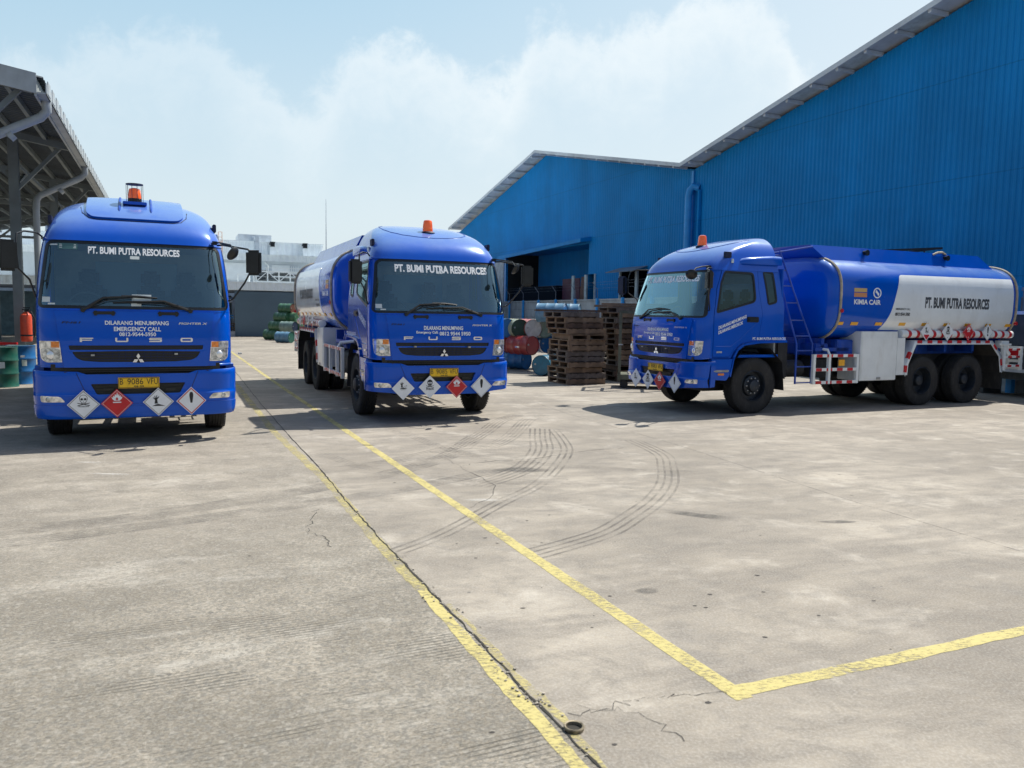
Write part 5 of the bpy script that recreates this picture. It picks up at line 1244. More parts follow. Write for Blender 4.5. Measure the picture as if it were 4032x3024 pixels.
for (a, z0, z1, w_) in ((11.75, 2.5, 4.1, .13), (10.15, 2.5, 4.1, .13), (9.08, 2.5, 4.12, .04), (6.28, 2.6, 4.12, .07), (4.62, 2.6, 4.12, .11)):
    g = MB(); g.box(-.12, -.03, a - w_, a + w_, z0, z1); g.build('window_post', M['wframe'], wh)
g = MB(); g.add([(-.95, 3.7, 4.02), (-.95, 6.4, 4.02), (-.03, 6.4, 4.3), (-.03, 3.7, 4.3), (-.95, 3.7, 4.06), (-.95, 6.4, 4.06), (-.03, 6.4, 4.34), (-.03, 3.7, 4.34)], [(0, 3, 2, 1), (4, 5, 6, 7), (0, 1, 5, 4), (0, 4, 7, 3), (1, 2, 6, 5)]); g.build('window_awning', M['soffit'], wh)
g = MB(); g.box(-.14, -.03, 3.6, 6.5, 2.48, 2.60); g.build('window_sill', M['wframe'], wh)
g = MB(); g.prism([(10.45, 2.3), (11.0, 2.3), (10.75, 4.0), (10.25, 4.0)], -.06, -.03, 'X'); g.build('brown_shutter', M['brownp'], wh)
# recessed bay under a sloping beam, maroon board in front of it
g = MB(); yq = 10.6; P2 = []
while yq < 22.2: P2 += [(yq, 0), (yq + .035, -.035), (yq + .10, -.035), (yq + .135, 0)]; yq += .20
for (ya, xa), (yb, xb) in zip(P2[:-1], P2[1:]): g.add([(2.6 + xa, ya, 0), (2.6 + xb, yb, 0), (2.6 + xb, yb, 6.2), (2.6 + xa, ya, 6.2)], [(0, 3, 2, 1)])
g.add([(0, 10.0, 0), (2.6, 10.6, 0), (2.6, 10.6, 6.2), (0, 10.0, 6.2)], [(0, 1, 2, 3)]); g.box(0.05, 2.65, 9.95, 22.2, 6.02, 6.1)
g.build('bay_wall', M['wh_blue'], wh, smooth=0, recalc=False)
g = MB(); g.add([(-.75, 9.7, 5.94), (-.75, 22.3, 5.60), (-.75, 22.3, 5.84), (-.75, 9.7, 6.16), (-.002, 9.7, 6.06), (-.002, 22.3, 5.76), (-.002, 22.3, 6.00), (-.002, 9.7, 6.30)], [(0, 1, 2, 3), (4, 7, 6, 5), (0, 4, 5, 1), (2, 6, 7, 3), (0, 3, 7, 4), (1, 5, 6, 2)]); g.build('bay_beam', M['wh_blue'], wh, smooth=0)
g = MB(); g.box(-.18, -.02, 22.05, 22.28, 0, 5.74); g.build('bay_post', M['wh_trim'], wh)
g = MB(); g.box(-.12, -.05, 22.6, 26.5, 0, 5.5); g.build('side_sheeting', mat('grey_sheet', (.42, .44, .48), .6, var=.2), wh)
g = MB(); g.box(.6, .66, 12.2, 14.5, 0, 4.0); g.build('maroon_partition', M['maroon'], wh)
g = MB(); g.box(.3, 2.5, 14.8, 21.9, 0, 3.6); g.build('bay_dark_block', M['darkin'], wh)  # single near-black block low in the recessed bay

# ================================================================== PERIMETER WALL
nb = Vector((.95, .31)).normalized(); ab = Vector((-nb.y, nb.x)); BANG = math.atan2(nb.y, nb.x)
def bs(q, s_, z=0.0): return Vector((nb.x * q + ab.x * s_, nb.y * q + ab.y * s_, z))
pw = thing('perimeter_wall', 'grey precast concrete yard wall with blue posts and leaning wire arms', 'wall', bs(18.2, 0), BANG)
M['pcon'] = mat('precast_concrete', (.34, .37, .40), .85, var=.18, vscale=1.2, dirt=.4, dirtcol=(.13, .13, .13), bump=.3)
g = MB(); s_ = 3.0
SP = 3.19; s0_ = 56.5 - 19 * SP
for k in range(23):
    a = s0_ + k * SP
    for j in range(5): g.box(.03, .09, a + .08, a + SP - .08, j * .51 + .004 * 1, (j + 1) * .51 - .006)
    g.box(-.005, .125, a - .07 + SP, a + .07 + SP, 0, 2.4)
g.box(-.02, .14, s0_, s0_ + 23 * SP, 2.555, 2.64)
g.build('concrete_panels', M['pcon'], pw, smooth=0)
for k in range(21):
    a = s0_ + k * SP
    g = MB(); g.box(-.14, -.02, a - .08, a + .08, 0, 2.68); po = g.build('blue_post', M['wh_trim'], pw)
    if a < 28: continue
    g = MB(); g.tube([(-.08, a, 2.6), (-.08, a, 3.15), (-.34, a + .1, 3.55)], .018, 6); g.build('wire_arm', M['soffit'], po)
g = MB()
for x, z in ((-.14, 3.22), (-.24, 3.40), (-.33, 3.53)): g.tube([(x, 28, z), (x, s0_ + 20 * SP, z)], .003, 4)
g.build('barbed_wire', M['soffit'], pw)

# ================================================================== WHITE FACTORY BUILDING AT THE BACK
fb = thing('factory_building', 'low pale grey industrial building with pipes and rooftop boxes across the back of the yard', 'building', qs(0, 53), QANG)
M['fw'] = mat('pale_corrugated_sheet', (.80, .86, .88), .6, var=.04); M['fw2'] = mat('pale_wall_panel', (.64, .72, .78), .6, var=.05, vscale=.4, dirt=.2, dirtcol=(.3, .32, .33)); M['fgrey'] = mat('galvanised_duct', (.55, .61, .66), .5, metal=.2, var=.15)
M['slate'] = mat('slate_grey_sheet', (.085, .135, .175), .6, var=.08, vscale=.5, dirt=.15, dirtcol=(.06, .09, .11))
def corr(mb, x0, x1, yy_, z0, z1, pitch=.42, d=.045):
    x = x0; P = []
    while x < x1:
        P += [(x, 0), (x + pitch * .18, -d), (x + pitch * .5, -d), (x + pitch * .68, 0)]; x += pitch
    for (xa, da), (xb, db) in zip(P[:-1], P[1:]): mb.add([(xa, yy_ + da, z0), (xb, yy_ + db, z0), (xb, yy_ + db, z1), (xa, yy_ + da, z1)], [(0, 1, 2, 3)])
# local frame: x = along n (to the right), y = away from camera (s-53)
g = MB(); corr(g, -22, 22, 0.0, 2.98, 3.42); g.box(-22, 22, .02, 3.0, 2.94, 2.98); g.box(-22, 22, -.05, .3, 3.42, 3.47); g.build('lower_fascia', M['fw'], fb, smooth=0)
g = MB(); g.box(-22, 22, .5, 2.5, 2.78, 2.94); g.box(-22, 22, .2, .4, 2.86, 2.97); g.build('fascia_beam', M['soffit'], fb)
g = MB(); g.box(-22, 22, 4.0, 20, 0, 5.35); g.build('main_wall', M['fw2'], fb)
g = MB(); corr(g, -22, 22, 3.6, 5.02, 5.42); g.box(-22, 22, 3.5, 3.98, 5.42, 5.48); g.build('upper_fascia', M['fw'], fb, smooth=0)
g = MB(); corr(g, -18, 10.45, 5.5, 5.48, 6.42); g.box(-18, 10.45, 5.55, 14, 5.48, 6.40); g.box(-18, 10.47, 5.42, 5.56, 6.41, 6.47); g.build('parapet_wall', M['fw'], fb, smooth=0)
g = MB(); g.box(4.75, 7.0, 6.6, 9, 5.6, 7.02, bev=.02); g.build('rooftop_box', M['fgrey'], fb)
g = MB(); g.box(5.72, 6.0, 5.25, 5.48, 5.4, 6.8); g.box(5.72, 6.0, 5.48, 6.6, 6.55, 6.8); g.build('rooftop_duct', M['fgrey'], fb)
for x in (6.72, 8.95):
    g = MB(); g.box(x, x + .32, 5.05, 5.45, 5.5, 6.1); hood = g.build('vent_stack', M['fw'], fb)
    g = MB(); g.box(x + .02, x + .30, 4.9, 5.05, 6.12, 6.42); g.add([(x - .02, 4.85, 6.45), (x + .34, 4.85, 6.45), (x + .34, 5.5, 6.28), (x - .02, 5.5, 6.28)], [(0, 1, 2, 3)]); g.build('vent_hood', M['black'], hood)
g = MB()
for x in (3.35, 3.58): g.tube([(x, 5.2, 5.5), (x, 5.2, 6.95)], .02, 6)
for z in frange(5.6, 6.3, .14): g.tube([(3.35, 5.2, z), (3.58, 5.2, z)], .014, 5)
for z in (6.6, 6.95): g.tube([(3.35, 5.2, z), (3.35, 5.0, z), (3.58, 5.0, z), (3.58, 5.2, z)], .014, 5)
g.build('roof_ladder', mat('orange_steel', (.55, .28, .16), .6), fb)
# truss gantry with pipes
g = MB()
def truss(x0, x1, y_, z0, z1, n_):
    g.box(x0, x1, y_ - .04, y_ + .04, z0, z0 + .09); g.box(x0, x1, y_ - .04, y_ + .04, z1 - .09, z1)
    for k in range(n_ + 1):
        x = x0 + (x1 - x0) * k / n_; g.box(x - .04, x + .04, y_ - .035, y_ + .035, z0, z1)
        if k < n_:
            xb = x0 + (x1 - x0) * (k + 1) / n_; a, b = ((x, z0 + .05), (xb, z1 - .05)) if k % 2 == 0 else ((x, z1 - .05), (xb, z0 + .05))
            g.bar((a[0], y_ + .0, a[1]), (b[0], y_, b[1]), .045)
truss(5.35, 12.5, .9, 3.5, 4.25, 10); truss(5.35, 12.5, 2.4, 3.5, 4.25, 10); g.box(4.2, 4.28, .9, .98, 3.45, 4.0); g.box(4.75, 4.83, .9, .98, 3.45, 4.0); g.box(4.2, 4.83, .9, .98, 3.95, 4.0)
g.box(5.9, 12.5, .82, .88, 4.42, 4.46)
for x in (6.0, 7.3, 8.6, 9.9): g.box(x - .02, x + .02, .84, .88, 4.2, 4.45)
g.build('pipe_gantry', mat('white_steelwork', (.82, .86, .86), .5), fb, smooth=0)
g = MB()
for z, y_, r_ in ((3.72, 1.4, .15), (3.75, 1.9, .11), (4.03, 1.6, .07)): g.tube([(5.4, y_, z), (14, y_, z)], r_, 10)
g.box(5.6, 6.1, 1.2, 1.8, 3.9, 4.3); g.tube([(5.7, 1.3, 3.6), (6.6, 1.3, 4.1), (7.4, 1.3, 4.1)], .08, 8); g.tube([(8.0, 1.1, 3.6), (8.0, 1.1, 4.1), (9.0, 1.1, 4.1)], .06, 8)
g.build('gantry_pipes', mat('dark_lagging', (.06, .075, .085), .6, var=.4, vscale=3), fb)
for x in (2.9, 5.48, 5.78, 6.45):
    g = MB(); g.tube([(x, 3.9, 3.5), (x, 3.9, 4.7)] + ([(x - .22, 3.9, 4.95)] if x in (2.9, 6.45) else [(x, 3.9, 4.9)]), .055, 10)
    if x in (5.48, 5.78): g.lathe([(.05, 0), (.12, .03), (.12, .12), (.05, .15)], 10, 'Z', (x, 3.9, 4.6))
    g.build('wall_pipe', M['fw'], fb)
for x in (8.0, 8.15, 8.3, 8.45): g = MB(); g.tube([(x, 3.92, 3.5), (x, 3.92, 4.75)], .03, 8); g.build('wall_pipe', M['fw'], fb)
g = MB(); g.tube([(4.9, 1.2, 3.4), (4.9, 1.2, 4.2)], .09, 10); g.build('vent_pipe', M['fw'], fb)
for x0, x1, z0, z1 in ((3.1, 5.3, 3.7, 4.85), (6.7, 7.9, 3.6, 4.8), (-6, 2.6, 3.6, 4.85), (9, 14, 3.6, 4.8)): g = MB(); g.box(x0, x1, 3.95, 3.99, z0, z1); g.build('wall_panel', M['fw'], fb)
g = MB(); g.box(3.95, 14.0, .0, .08, .02, 2.86); g.build('slate_gate', M['slate'], fb)
g = MB(); g.box(-22, 3.9, 1.9, 2.0, 0, 2.6); g.build('back_panel', mat('teal_sheet', (.08, .14, .17), .7, var=.2), fb)
g = MB(); g.add([(3.0, .2, 2.2), (3.93, .2, 2.2), (3.93, 1.2, 2.5), (3.0, 1.2, 2.5)], [(0, 1, 2, 3)]); g.box(-6, 3.93, 1.1, 1.3, 2.15, 2.3); g.build('small_shelter_roof', M['roofw'], fb)
g = MB()
for x in (3.45, 1.6, -.3): g.box(x, x + .14, .6, .74, 0, 2.2)
for z in (.62, 1.15, 1.3): g.box(-1, 3.93, .62, .68, z, z + .05)
g.build('blue_railing', M['wh_trim'], fb)
g = MB(); g.box(-3, 3.93, -.3, .3, 0, .34); g.build('loading_kerb', M['pcon'], fb)
tk_ = thing('pallet_pile', 'small pile of pallets seen by the blue railing left of the slate gate', 'pallets', qs(3.55, 53.35, .34), QANG)
g = MB()
for k in range(4): g.box(0, .5, 0, .5, k * .13 + .08, k * .13 + .11); g.box(.02, .14, .0, .5, k * .13, k * .13 + .08); g.box(.36, .48, .0, .5, k * .13, k * .13 + .08)
g.build('pallet_boards', M['wood2'], tk_)
ms = thing('antenna_mast', 'thin tall antenna mast rising behind the pale factory building', 'mast', qs(9.6, 52.6), QANG)
g = MB(); g.tube([(0, 0, 0), (0, 0, 5.5), (0, 0, 7.2), (0, 0, 8.9)], [.05, .035, .022, .012], 8); g.build('pole', M['fgrey'], ms)

# ================================================================== OPEN SHED ON THE LEFT
SQ, SZ = -2.09, 5.94
sh = thing('open_shed', 'open sided steel shed with corrugated roof and slanted rain pipes on the left', 'shed', qs(SQ, 17.1), QANG)
# local x: along n (negative = into the shed), y along a
M['shroof'] = mat('old_roof_sheet', (.045, .06, .075), .75, var=.25, vscale=.8, dirt=.4, dirtcol=(.08, .075, .07)); M['shsteel'] = mat('grey_painted_steel', (.15, .18, .19), .6, var=.15, vscale=1.5, dirt=.25, dirtcol=(.12, .12, .11))
M['gutter'] = mat('pale_gutter', (.34, .38, .40), .5, var=.12, vscale=2, dirt=.25, dirtcol=(.2, .2, .19))
g = MB(); L_ = 36.0
def rz(x): return SZ + (.16 * (-x) if x > -3.3 else .16 * 3.3 - .16 * (-x - 3.3))
y = 0; pts = []
while y < L_: pts += [(y, 0), (y + .04, .035), (y + .12, .035), (y + .16, 0)]; y += .22
for (ya, za), (yb, zb) in zip(pts[:-1], pts[1:]):
    for xa, xb in ((.10, -3.3), (-3.3, -6.9)):
        g.add([(xa, ya, rz(xa) + za), (xb, ya, rz(xb) + za), (xb, yb, rz(xb) + zb), (xa, yb, rz(xa) + zb)], [(0, 1, 2, 3)])
g.build('roof', M['shroof'], sh, smooth=0)
g = MB(); g.box(-.04, .0, 0, L_, SZ - .34, SZ - .02)
g.add([(-.0, -.02, SZ - .3), (-.0, -.02, SZ + .06), (-3.3, -.02, rz(-3.3) + .06), (-3.3, -.02, rz(-3.3) - .3), (-.0, .02, SZ - .3), (-.0, .02, SZ + .06), (-3.3, .02, rz(-3.3) + .06), (-3.3, .02, rz(-3.3) - .3)], [(0, 1, 2, 3), (4, 7, 6, 5), (0, 4, 5, 1), (1, 5, 6, 2), (0, 3, 7, 4)])
g.add([(-6.9, -.02, rz(-6.9) - .3), (-6.9, -.02, rz(-6.9) + .06), (-3.3, -.02, rz(-3.3) + .06), (-3.3, -.02, rz(-3.3) - .3), (-6.9, .02, rz(-6.9) - .3), (-6.9, .02, rz(-6.9) + .06), (-3.3, .02, rz(-3.3) + .06), (-3.3, .02, rz(-3.3) - .3)], [(0, 1, 2, 3), (4, 7, 6, 5), (0, 4, 5, 1), (1, 5, 6, 2), (0, 3, 7, 4)])
g.build('fascia', M['gutter'], sh, smooth=0)
g = MB(); g.box(.0, .16, 0, L_, SZ - .30, SZ - .27); g.box(.14, .16, 0, L_, SZ - .30, SZ - .10)
for k in range(58): yk = .15 + k * .62; g.box(.155, .168, yk, yk + .34, SZ - .26, SZ - .03)
g.build('gutter', M['gutter'], sh, smooth=0)
cols = [-1.4, 6.2, 13.9, 21.6, 29.3]
for k, yc in enumerate(cols):
    if yc < 0: continue
    g = MB(); g.box(-1.42, -1.20, yc - .09, yc - .07, 0, 6.0); g.box(-1.42, -1.20, yc + .07, yc + .09, 0, 6.0); g.box(-1.32, -1.30, yc - .07, yc + .07, 0, 6.0); g.build('column', M['shsteel'], sh, smooth=0)
    g = MB(); g.box(-5.7, -5.5, yc - .09, yc + .09, 0, 6.0); g.build('column', M['shsteel'], sh, smooth=0)
for k, yc in enumerate([-0.0 + .25] + cols[1:]):
    g = MB(); g.add([], [])
    g.bar((-.1, yc, SZ - .16), (-3.3, yc, rz(-3.3) - .16), .16); g.bar((-6.8, yc, rz(-6.8) - .16), (-3.3, yc, rz(-3.3) - .16), .16); g.bar((-1.3, yc, 5.15), (-5.6, yc, 5.15), .12)
    g.bar((-1.3, yc, 4.6), (-.3, yc, SZ - .2), .09); g.bar((-1.35, yc, 4.9), (-2.6, yc, rz(-2.6) - .2), .09); g.bar((-5.6, yc, 4.9), (-4.2, yc, rz(-4.2) - .2), .09); g.bar((-2.4, yc, 5.15), (-3.3, yc, rz(-3.3) - .2), .08)
    g.build('roof_truss', M['shsteel'], sh, smooth=0)
g = MB()
for x in (-.6, -1.3, -2.0, -2.7, -3.3, -4.0, -4.8, -5.6, -6.4): g.box(x - .04, x + .04, 0.1, L_, rz(x) - .14, rz(x) - .012)
g.build('purlins', M['shsteel'], sh, smooth=0)
for yc in (.6, 8.3, 16.0, 23.7):
    g = MB(); g.tube([(.08, yc, SZ - .28), (.08, yc, SZ - .48), (-.02, yc, SZ - .60), (-1.02, yc - .05, 4.78), (-1.10, yc - .05, 4.66), (-1.12, yc - .05, 4.4), (-1.12, yc - .05, .05)], .085, 12)
    g.tube([(-.48, yc - .02, SZ - .60 - .36), (-.55, yc - .02, SZ - .60 - .43)], .098, 12)
    g.build('rain_pipe', M['gutter'], sh)
g = MB()
for (ya, yb) in ((6.2, 13.9), (13.9, 21.6)): g.bar((-1.3, ya, 5.3), (-1.3, yb, 5.3), .10); g.bar((-1.3, ya, 4.7), (-1.3, ya + 1.8, 5.3), .07)
g.build('eave_beam', M['shsteel'], sh, smooth=0)
# back wall of the shed with stores
bw = thing('store_partition', 'dark sheet partition at the back of the open shed', 'partition', qs(-8.4, 20), QANG)
g = MB(); g.box(-.1, 0, -4, 30, 0, 2.9); g.build('sheet', mat('dark_teal_partition', (.022, .045, .06), .8, var=.3), bw)
g = MB(); g.box(.0, .02, 2.3, 3.2, 1.75, 3.0); g.build('white_board', M['wframe'], bw)
g = MB(); g.box(.0, .02, -2, 25, 1.45, 1.62); g.build('maroon_band', M['maroon'], bw)
bh = thing('white_house', 'pale building seen under the shed roof at the far left', 'building', qs(-14, 40), QANG)
g = MB(); g.box(-12, 3, 0, 10, 0, 7.5); g.build('wall', M['fw2'], bh)
g = MB(); g.box(-12.3, 3.3, -.4, 10.3, 7.5, 7.9); g.build('roof_edge', M['roofw'], bh)
for x in (-8, -4, 0): g = MB(); g.box(x, x + 1.4, -.04, .02, 4.2, 6.0); g.build('window', M['black'], bh)

def leaf_mat():
    m = mat('tree_leaves', (.055, .09, .03), .6, var=.5, vscale=1.5); return m
M['leaf'] = leaf_mat(); M['bark'] = mat('tree_bark', (.09, .07, .05), .9, var=.3)
def tree(label, loc, H, Rr, seed):
    r_ = random.Random(seed); t_ = thing('leafy_tree', label, 'tree', loc, 0, 'trees behind the open shed')
    g = MB(); g.tube([(0, 0, 0), (.05, 0, H * .3), (.0, .1, H * .6), (.1, 0, H * .85)], [.18, .14, .09, .03], 8); tips = []
    for k in range(9):
        a = r_.uniform(0, 6.28); z = H * r_.uniform(.35, .75); tip = Vector((math.cos(a) * Rr * r_.uniform(.4, .9), math.sin(a) * Rr * r_.uniform(.4, .9), z + H * r_.uniform(.1, .25))); g.tube([(0, 0, z), tuple(Vector((0, 0, z)).lerp(tip, .5) + Vector((0, 0, .2))), tuple(tip)], [.07, .045, .015], 5); tips.append(tip)
    g.build('trunk', M['bark'], t_)
    g = MB(); tips.append(Vector((0, 0, H * .9)))
    for k in range(2600):
        c = r_.choice(tips); d = Vector((r_.gauss(0, 1), r_.gauss(0, 1), r_.gauss(0, .8))) * Rr * .24; p = c + d; s_ = r_.uniform(.05, .12)
        u = Vector((r_.uniform(-1, 1), r_.uniform(-1, 1), r_.uniform(-1, 1))).normalized(); w_ = u.cross(Vector((r_.uniform(-1, 1), r_.uniform(-1, 1), .3))).normalized()
        g.add([p - u * s_, p + w_ * s_ * .5, p + u * s_, p - w_ * s_ * .5], [(0, 1, 2, 3)])
    g.build('crown', M['leaf'], t_, smooth=0, recalc=False)
tree('bushy tree behind the shed partition, beside the pale building', qs(-9.8, 30), 6.0, 2.0, 1)
tree('smaller tree behind the shed, nearer the rain pipe', qs(-9.0, 37), 5.6, 1.9, 2)

# ================================================================== DRUMS, EXTINGUISHER, BLOCKS
def dmat(nm, c, d=.35): return mat(nm, c, .42, coat=.2, var=.15, vscale=5, dirt=d, dirtcol=(c[0] * .45 + .04, c[1] * .4 + .03, c[2] * .35 + .03), rvar=.1)
DM = {'green': dmat('green_drum_paint', (.045, .13, .065)), 'dgreen': dmat('dark_green_drum_paint', (.02, .05, .035)), 'blue': dmat('blue_drum_paint', (.008, .12, .34)), 'teal': dmat('teal_drum_paint', (.006, .12, .21)), 'red': dmat('red_drum_paint', (.26, .028, .03)),
      'rust': dmat('rusty_drum_end', (.13, .055, .035), .6), 'white': dmat('white_drum_end', (.50, .50, .50)), 'pink': dmat('pink_drum_paint', (.50, .16, .15)), 'greyg': dmat('grey_green_drum_paint', (.15, .22, .20)), 'navy': dmat('navy_drum_paint', (.008, .02, .05)), 'egreen': dmat('emerald_drum_paint', (.006, .09, .065)), 'lblue': dmat('light_blue_drum_paint', (.10, .22, .34)), 'cream': dmat('cream_drum_paint', (.30, .33, .24))}
def drum_mesh(col, end, upright):
    t_ = bpy.data.objects.new('oil_drum', None); COL.objects.link(t_); t_.empty_display_size = .2
    r_, h_ = .288, .88; pf = [(r_ + .006, 0), (r_ + .010, .012), (r_, .03)]
    for zc in (.29, .58): pf += [(r_, zc - .03), (r_ + .012, zc - .012), (r_ + .012, zc + .012), (r_, zc + .03)]
    pf += [(r_, h_ - .03), (r_ + .010, h_ - .012), (r_ + .006, h_), (r_ - .006, h_)]
    g = MB(); g.lathe(pf, 36, 'Z' if upright else 'X'); b_ = g.build('drum_body', DM[col], t_)
    for e in (0, 1):
        z = h_ if e else 0; d = -1 if e else 1
        g = MB(); g.lathe([(r_ - .004, z + d * .0), (r_ - .008, z + d * .018), (r_ * .6, z + d * .016), (0, z + d * .014)], 36, 'Z' if upright else 'X'); en = g.build('drum_lid', DM[end], t_)
        g = MB(); cc = (.18, 0, z - d * .0) if upright else (z - d * .0, .18, .03); g.lathe([(0, -.016 * 1), (.028, -.016), (.028, .004), (0, .006)] if d < 0 else [(0, .016), (.028, .016), (.028, -.004), (0, -.006)], 12, 'Z' if upright else 'X', cc); g.build('bung', M['steel'], en)
    return t_
DC = {}
def drum(label, col, end, center, axis, upright=False, group='oil drums', roll=0, patchm=None):
    """lying drum: center = centre of the VISIBLE end, axis = unit dir from that end into the drum (angle, world)"""
    key = (col, end, upright)
    if key not in DC: DC[key] = drum_mesh(*key); t_ = DC[key]
    else: t_ = copy_tree(DC[key])
    if upright: t_.location = center
    else:
        t_.location = center; t_.rotation_euler = (roll, 0, axis)
    tag(t_, label, 'drum', group)
    if patchm:
        g = MB(); f = lambda u, v, off=0: Vector(((.289 + off) * math.sin(u / .289), -(.289 + off) * math.cos(u / .289), v)) if upright else Vector((v, (.289 + off) * math.sin(u / .289), (.289 + off) * math.cos(u / .289)))
        patch(g, [rnd(box_(patchm[0], patchm[0] + patchm[2], patchm[1], patchm[1] + patchm[3]), .01)], f, frange(-.8, .8, .05), [], off=.004); g.build('drum_label', M['paper'], t_)
    return t_
def lat(px, Y): """world x,z for a photo pixel (4032 wide) at depth Y"""; 
def unproj(px, py, Y):
    f = FOC * 4032; x = px - 2016; y = 1512 - py; cr, sr = math.cos(-ROLL), math.sin(-ROLL); X = (x * cr - y * sr) / f; Z = (x * sr + y * cr) / f
    c, s_ = math.cos(PITCH), math.sin(PITCH); d = Vector((X, c + Z * s_, Z * c - s_)); return Vector((d.x * Y / d.y, Y, CAM_H + d.z * Y / d.y))
# stack right of the middle truck (rows touch: 0.30, 0.82, 1.33, 1.84 m)
GR = 'drums stacked behind the middle truck'
def C3p(x, y): return (1900 + x * .36157, 1000 + y * .36157)
def dr(lbl, col, end, cx, cy, Y, row, ang, **k):
    p = unproj(*C3p(cx, cy), Y); p.z = (.302, .81, 1.315, 1.82)[row]; return drum(lbl, col, end, p, R(ang), group=GR, **k)
dr('blue drum on the ground with white labels on its side, front of the stack', 'blue', 'blue', 480, 1130, 25.2, 0, 143, patchm=(-.35, .30, .14, .12))
dr('big teal drum lying end on against the near pallet stack', 'teal', 'teal', 635, 1200, 22.8, 0, 62)
dr('red drum lying across the two blue drums at the front of the stack', 'red', 'red', 545, 965, 24.2, 1, 135)
dr('dark red drum in the middle row beside the truck bumper', 'red', 'red', 290, 945, 25.4, 1, 95)
dr('blue drum in the middle row against the pallets', 'blue', 'blue', 715, 945, 25.5, 1, 118)
dr('blue drum at the left end of the top row beside the truck', 'blue', 'blue', 275, 790, 24.8, 2, 100)
dr('dark green ended drum with cream side in the third row', 'cream', 'dgreen', 412, 787, 24.6, 2, 110)
dr('white ended drum with pink side in the third row', 'pink', 'white', 552, 790, 24.7, 2, 112)
dr('grey green drum in the third row touching the pallets', 'greyg', 'greyg', 690, 785, 25.0, 2, 118)
dr('light blue drum peeping over the top of the near pallet stack', 'lblue', 'blue', 905, 590, 24.3, 3, 160)
dr('second light blue drum peeping over the pallets, right of the first', 'lblue', 'lblue', 1060, 590, 24.8, 3, 165)
dr('pinkish drum lying at the back of the bottom row', 'pink', 'pink', 300, 1080, 26.2, 0, 100)
dr('blue drum hidden behind the pallets in the bottom row', 'blue', 'blue', 900, 1120, 25.0, 0, 95)
dr('blue drum behind the pallets in the second row', 'blue', 'blue', 930, 930, 25.2, 1, 95)
dr('blue drum behind the pallets in the third row', 'blue', 'blue', 960, 760, 25.2, 2, 95)
dr('blue drum at the back right of the bottom row behind pallets', 'blue', 'teal', 1090, 1120, 25.4, 0, 95)
dr('teal drum at the back right of the second row behind pallets', 'teal', 'teal', 1110, 930, 25.4, 1, 95)
dr('teal drum at the back right of the third row behind pallets', 'teal', 'teal', 1120, 760, 25.5, 2, 95)
# green stack at the far left of the middle truck
GL = 'green drums stacked against the slate gate'
def E5p(x, y): return (900 + x * .18083, 1100 + y * .18083)
def dl(lbl, col, end, cx, cy, Y, row, ang): p = unproj(*E5p(cx, cy), Y); p.z = (.302, .81, 1.315, 1.82)[row]; return drum(lbl, col, end, p, R(ang), group=GL)
dl('green drum with a rusty end at the bottom left of the far stack', 'green', 'rust', 1085, 1215, 45.6, 0, 158)
dl('dark emerald ended drum with light blue side at the bottom right of the far stack', 'lblue', 'egreen', 1370, 1290, 42.0, 0, 160)
dl('green drum in the second row of the far stack, above the rusty one', 'green', 'green', 1200, 1045, 45.6, 1, 158)
dl('navy ended drum in the second row of the far stack', 'greyg', 'navy', 1450, 1080, 44.6, 1, 160)
dl('dented green drum in the third row of the far stack', 'green', 'green', 1310, 870, 45.8, 2, 158)
dl('green drum in the third row half hidden by the truck tank', 'green', 'green', 1500, 870, 45.8, 2, 158)
dl('topmost green drum of the far stack with an orange smear', 'green', 'rust', 1410, 690, 46.0, 3, 158)
dl('green drum hidden low behind the middle truck', 'green', 'green', 1640, 1080, 45.2, 0, 158)
dl('green drum at the back of the far stack behind the navy one', 'green', 'green', 1640, 900, 45.8, 1, 158)
# upright drums by the shed
GS = 'upright drums by the shed column'
drum('dark green upright drum with a torn white label at the left edge', 'greend' if False else 'egreen', 'greyg', (-11.16, 17.30, 0), 0, True, GS, patchm=(.06, .42, .14, .16))
drum('blue upright drum standing behind the green one by the shed column', 'blue', 'greyg', (-11.22, 18.05, 0), 0, True, GS, patchm=(.17, .42, .10, .18))
drum('teal upright drum in the shadow beside the rain pipe', 'teal', 'greyg', (-11.10, 20.2, 0), 0, True, GS)
drum('navy upright drum at the far left edge of the shed', 'navy', 'greyg', (-12.2, 17.7, 0), 0, True, GS)
for k in range(7):
    p = qs(-6.4, 21 + k * 1.05, 1.05); ords = ('first', 'second', 'third', 'fourth', 'fifth', 'sixth', 'seventh')[k]
    drum('%s blue drum from the front on the storage bench inside the shed' % ords, 'blue', 'blue', p, QANG + math.pi, False, 'blue drums on the shed bench')
be = thing('storage_bench', 'low concrete bench carrying blue drums inside the shed', 'bench', qs(-6.9, 24), QANG)
g = MB(); g.box(-.5, .6, -3.6, 5, .62, .75); g.box(-.45, -.3, -3.5, 5, 0, .62); g.box(.4, .5, -3.5, 5, 0, .62); g.build('bench_slab', M['pcon'], be)
ex = thing('fire_extinguisher', 'orange red fire extinguisher hanging on the shed column', 'extinguisher', Vector((-12.12, 19.75, 0)), 0)
M['exred'] = mat('extinguisher_red', (.62, .075, .03), .4, var=.12, vscale=8, dirt=.2)
g = MB(); g.lathe([(0, .88), (.115, .885), (.127, .91), (.13, .95), (.13, 1.48), (.115, 1.55), (.06, 1.60), (.035, 1.62), (0, 1.62)], 28, 'Z'); g.build('cylinder', M['exred'], ex)
g = MB(); g.tube([(0, 0, 1.60), (0, 0, 1.68)], .03, 8); g.box(-.08, .10, -.02, .02, 1.66, 1.69); g.box(-.05, .12, -.02, .02, 1.71, 1.735); g.lathe([(.131, 1.02), (.134, 1.03), (.134, 1.05), (.131, 1.06)], 28, 'Z'); g.build('valve', M['black'], ex)
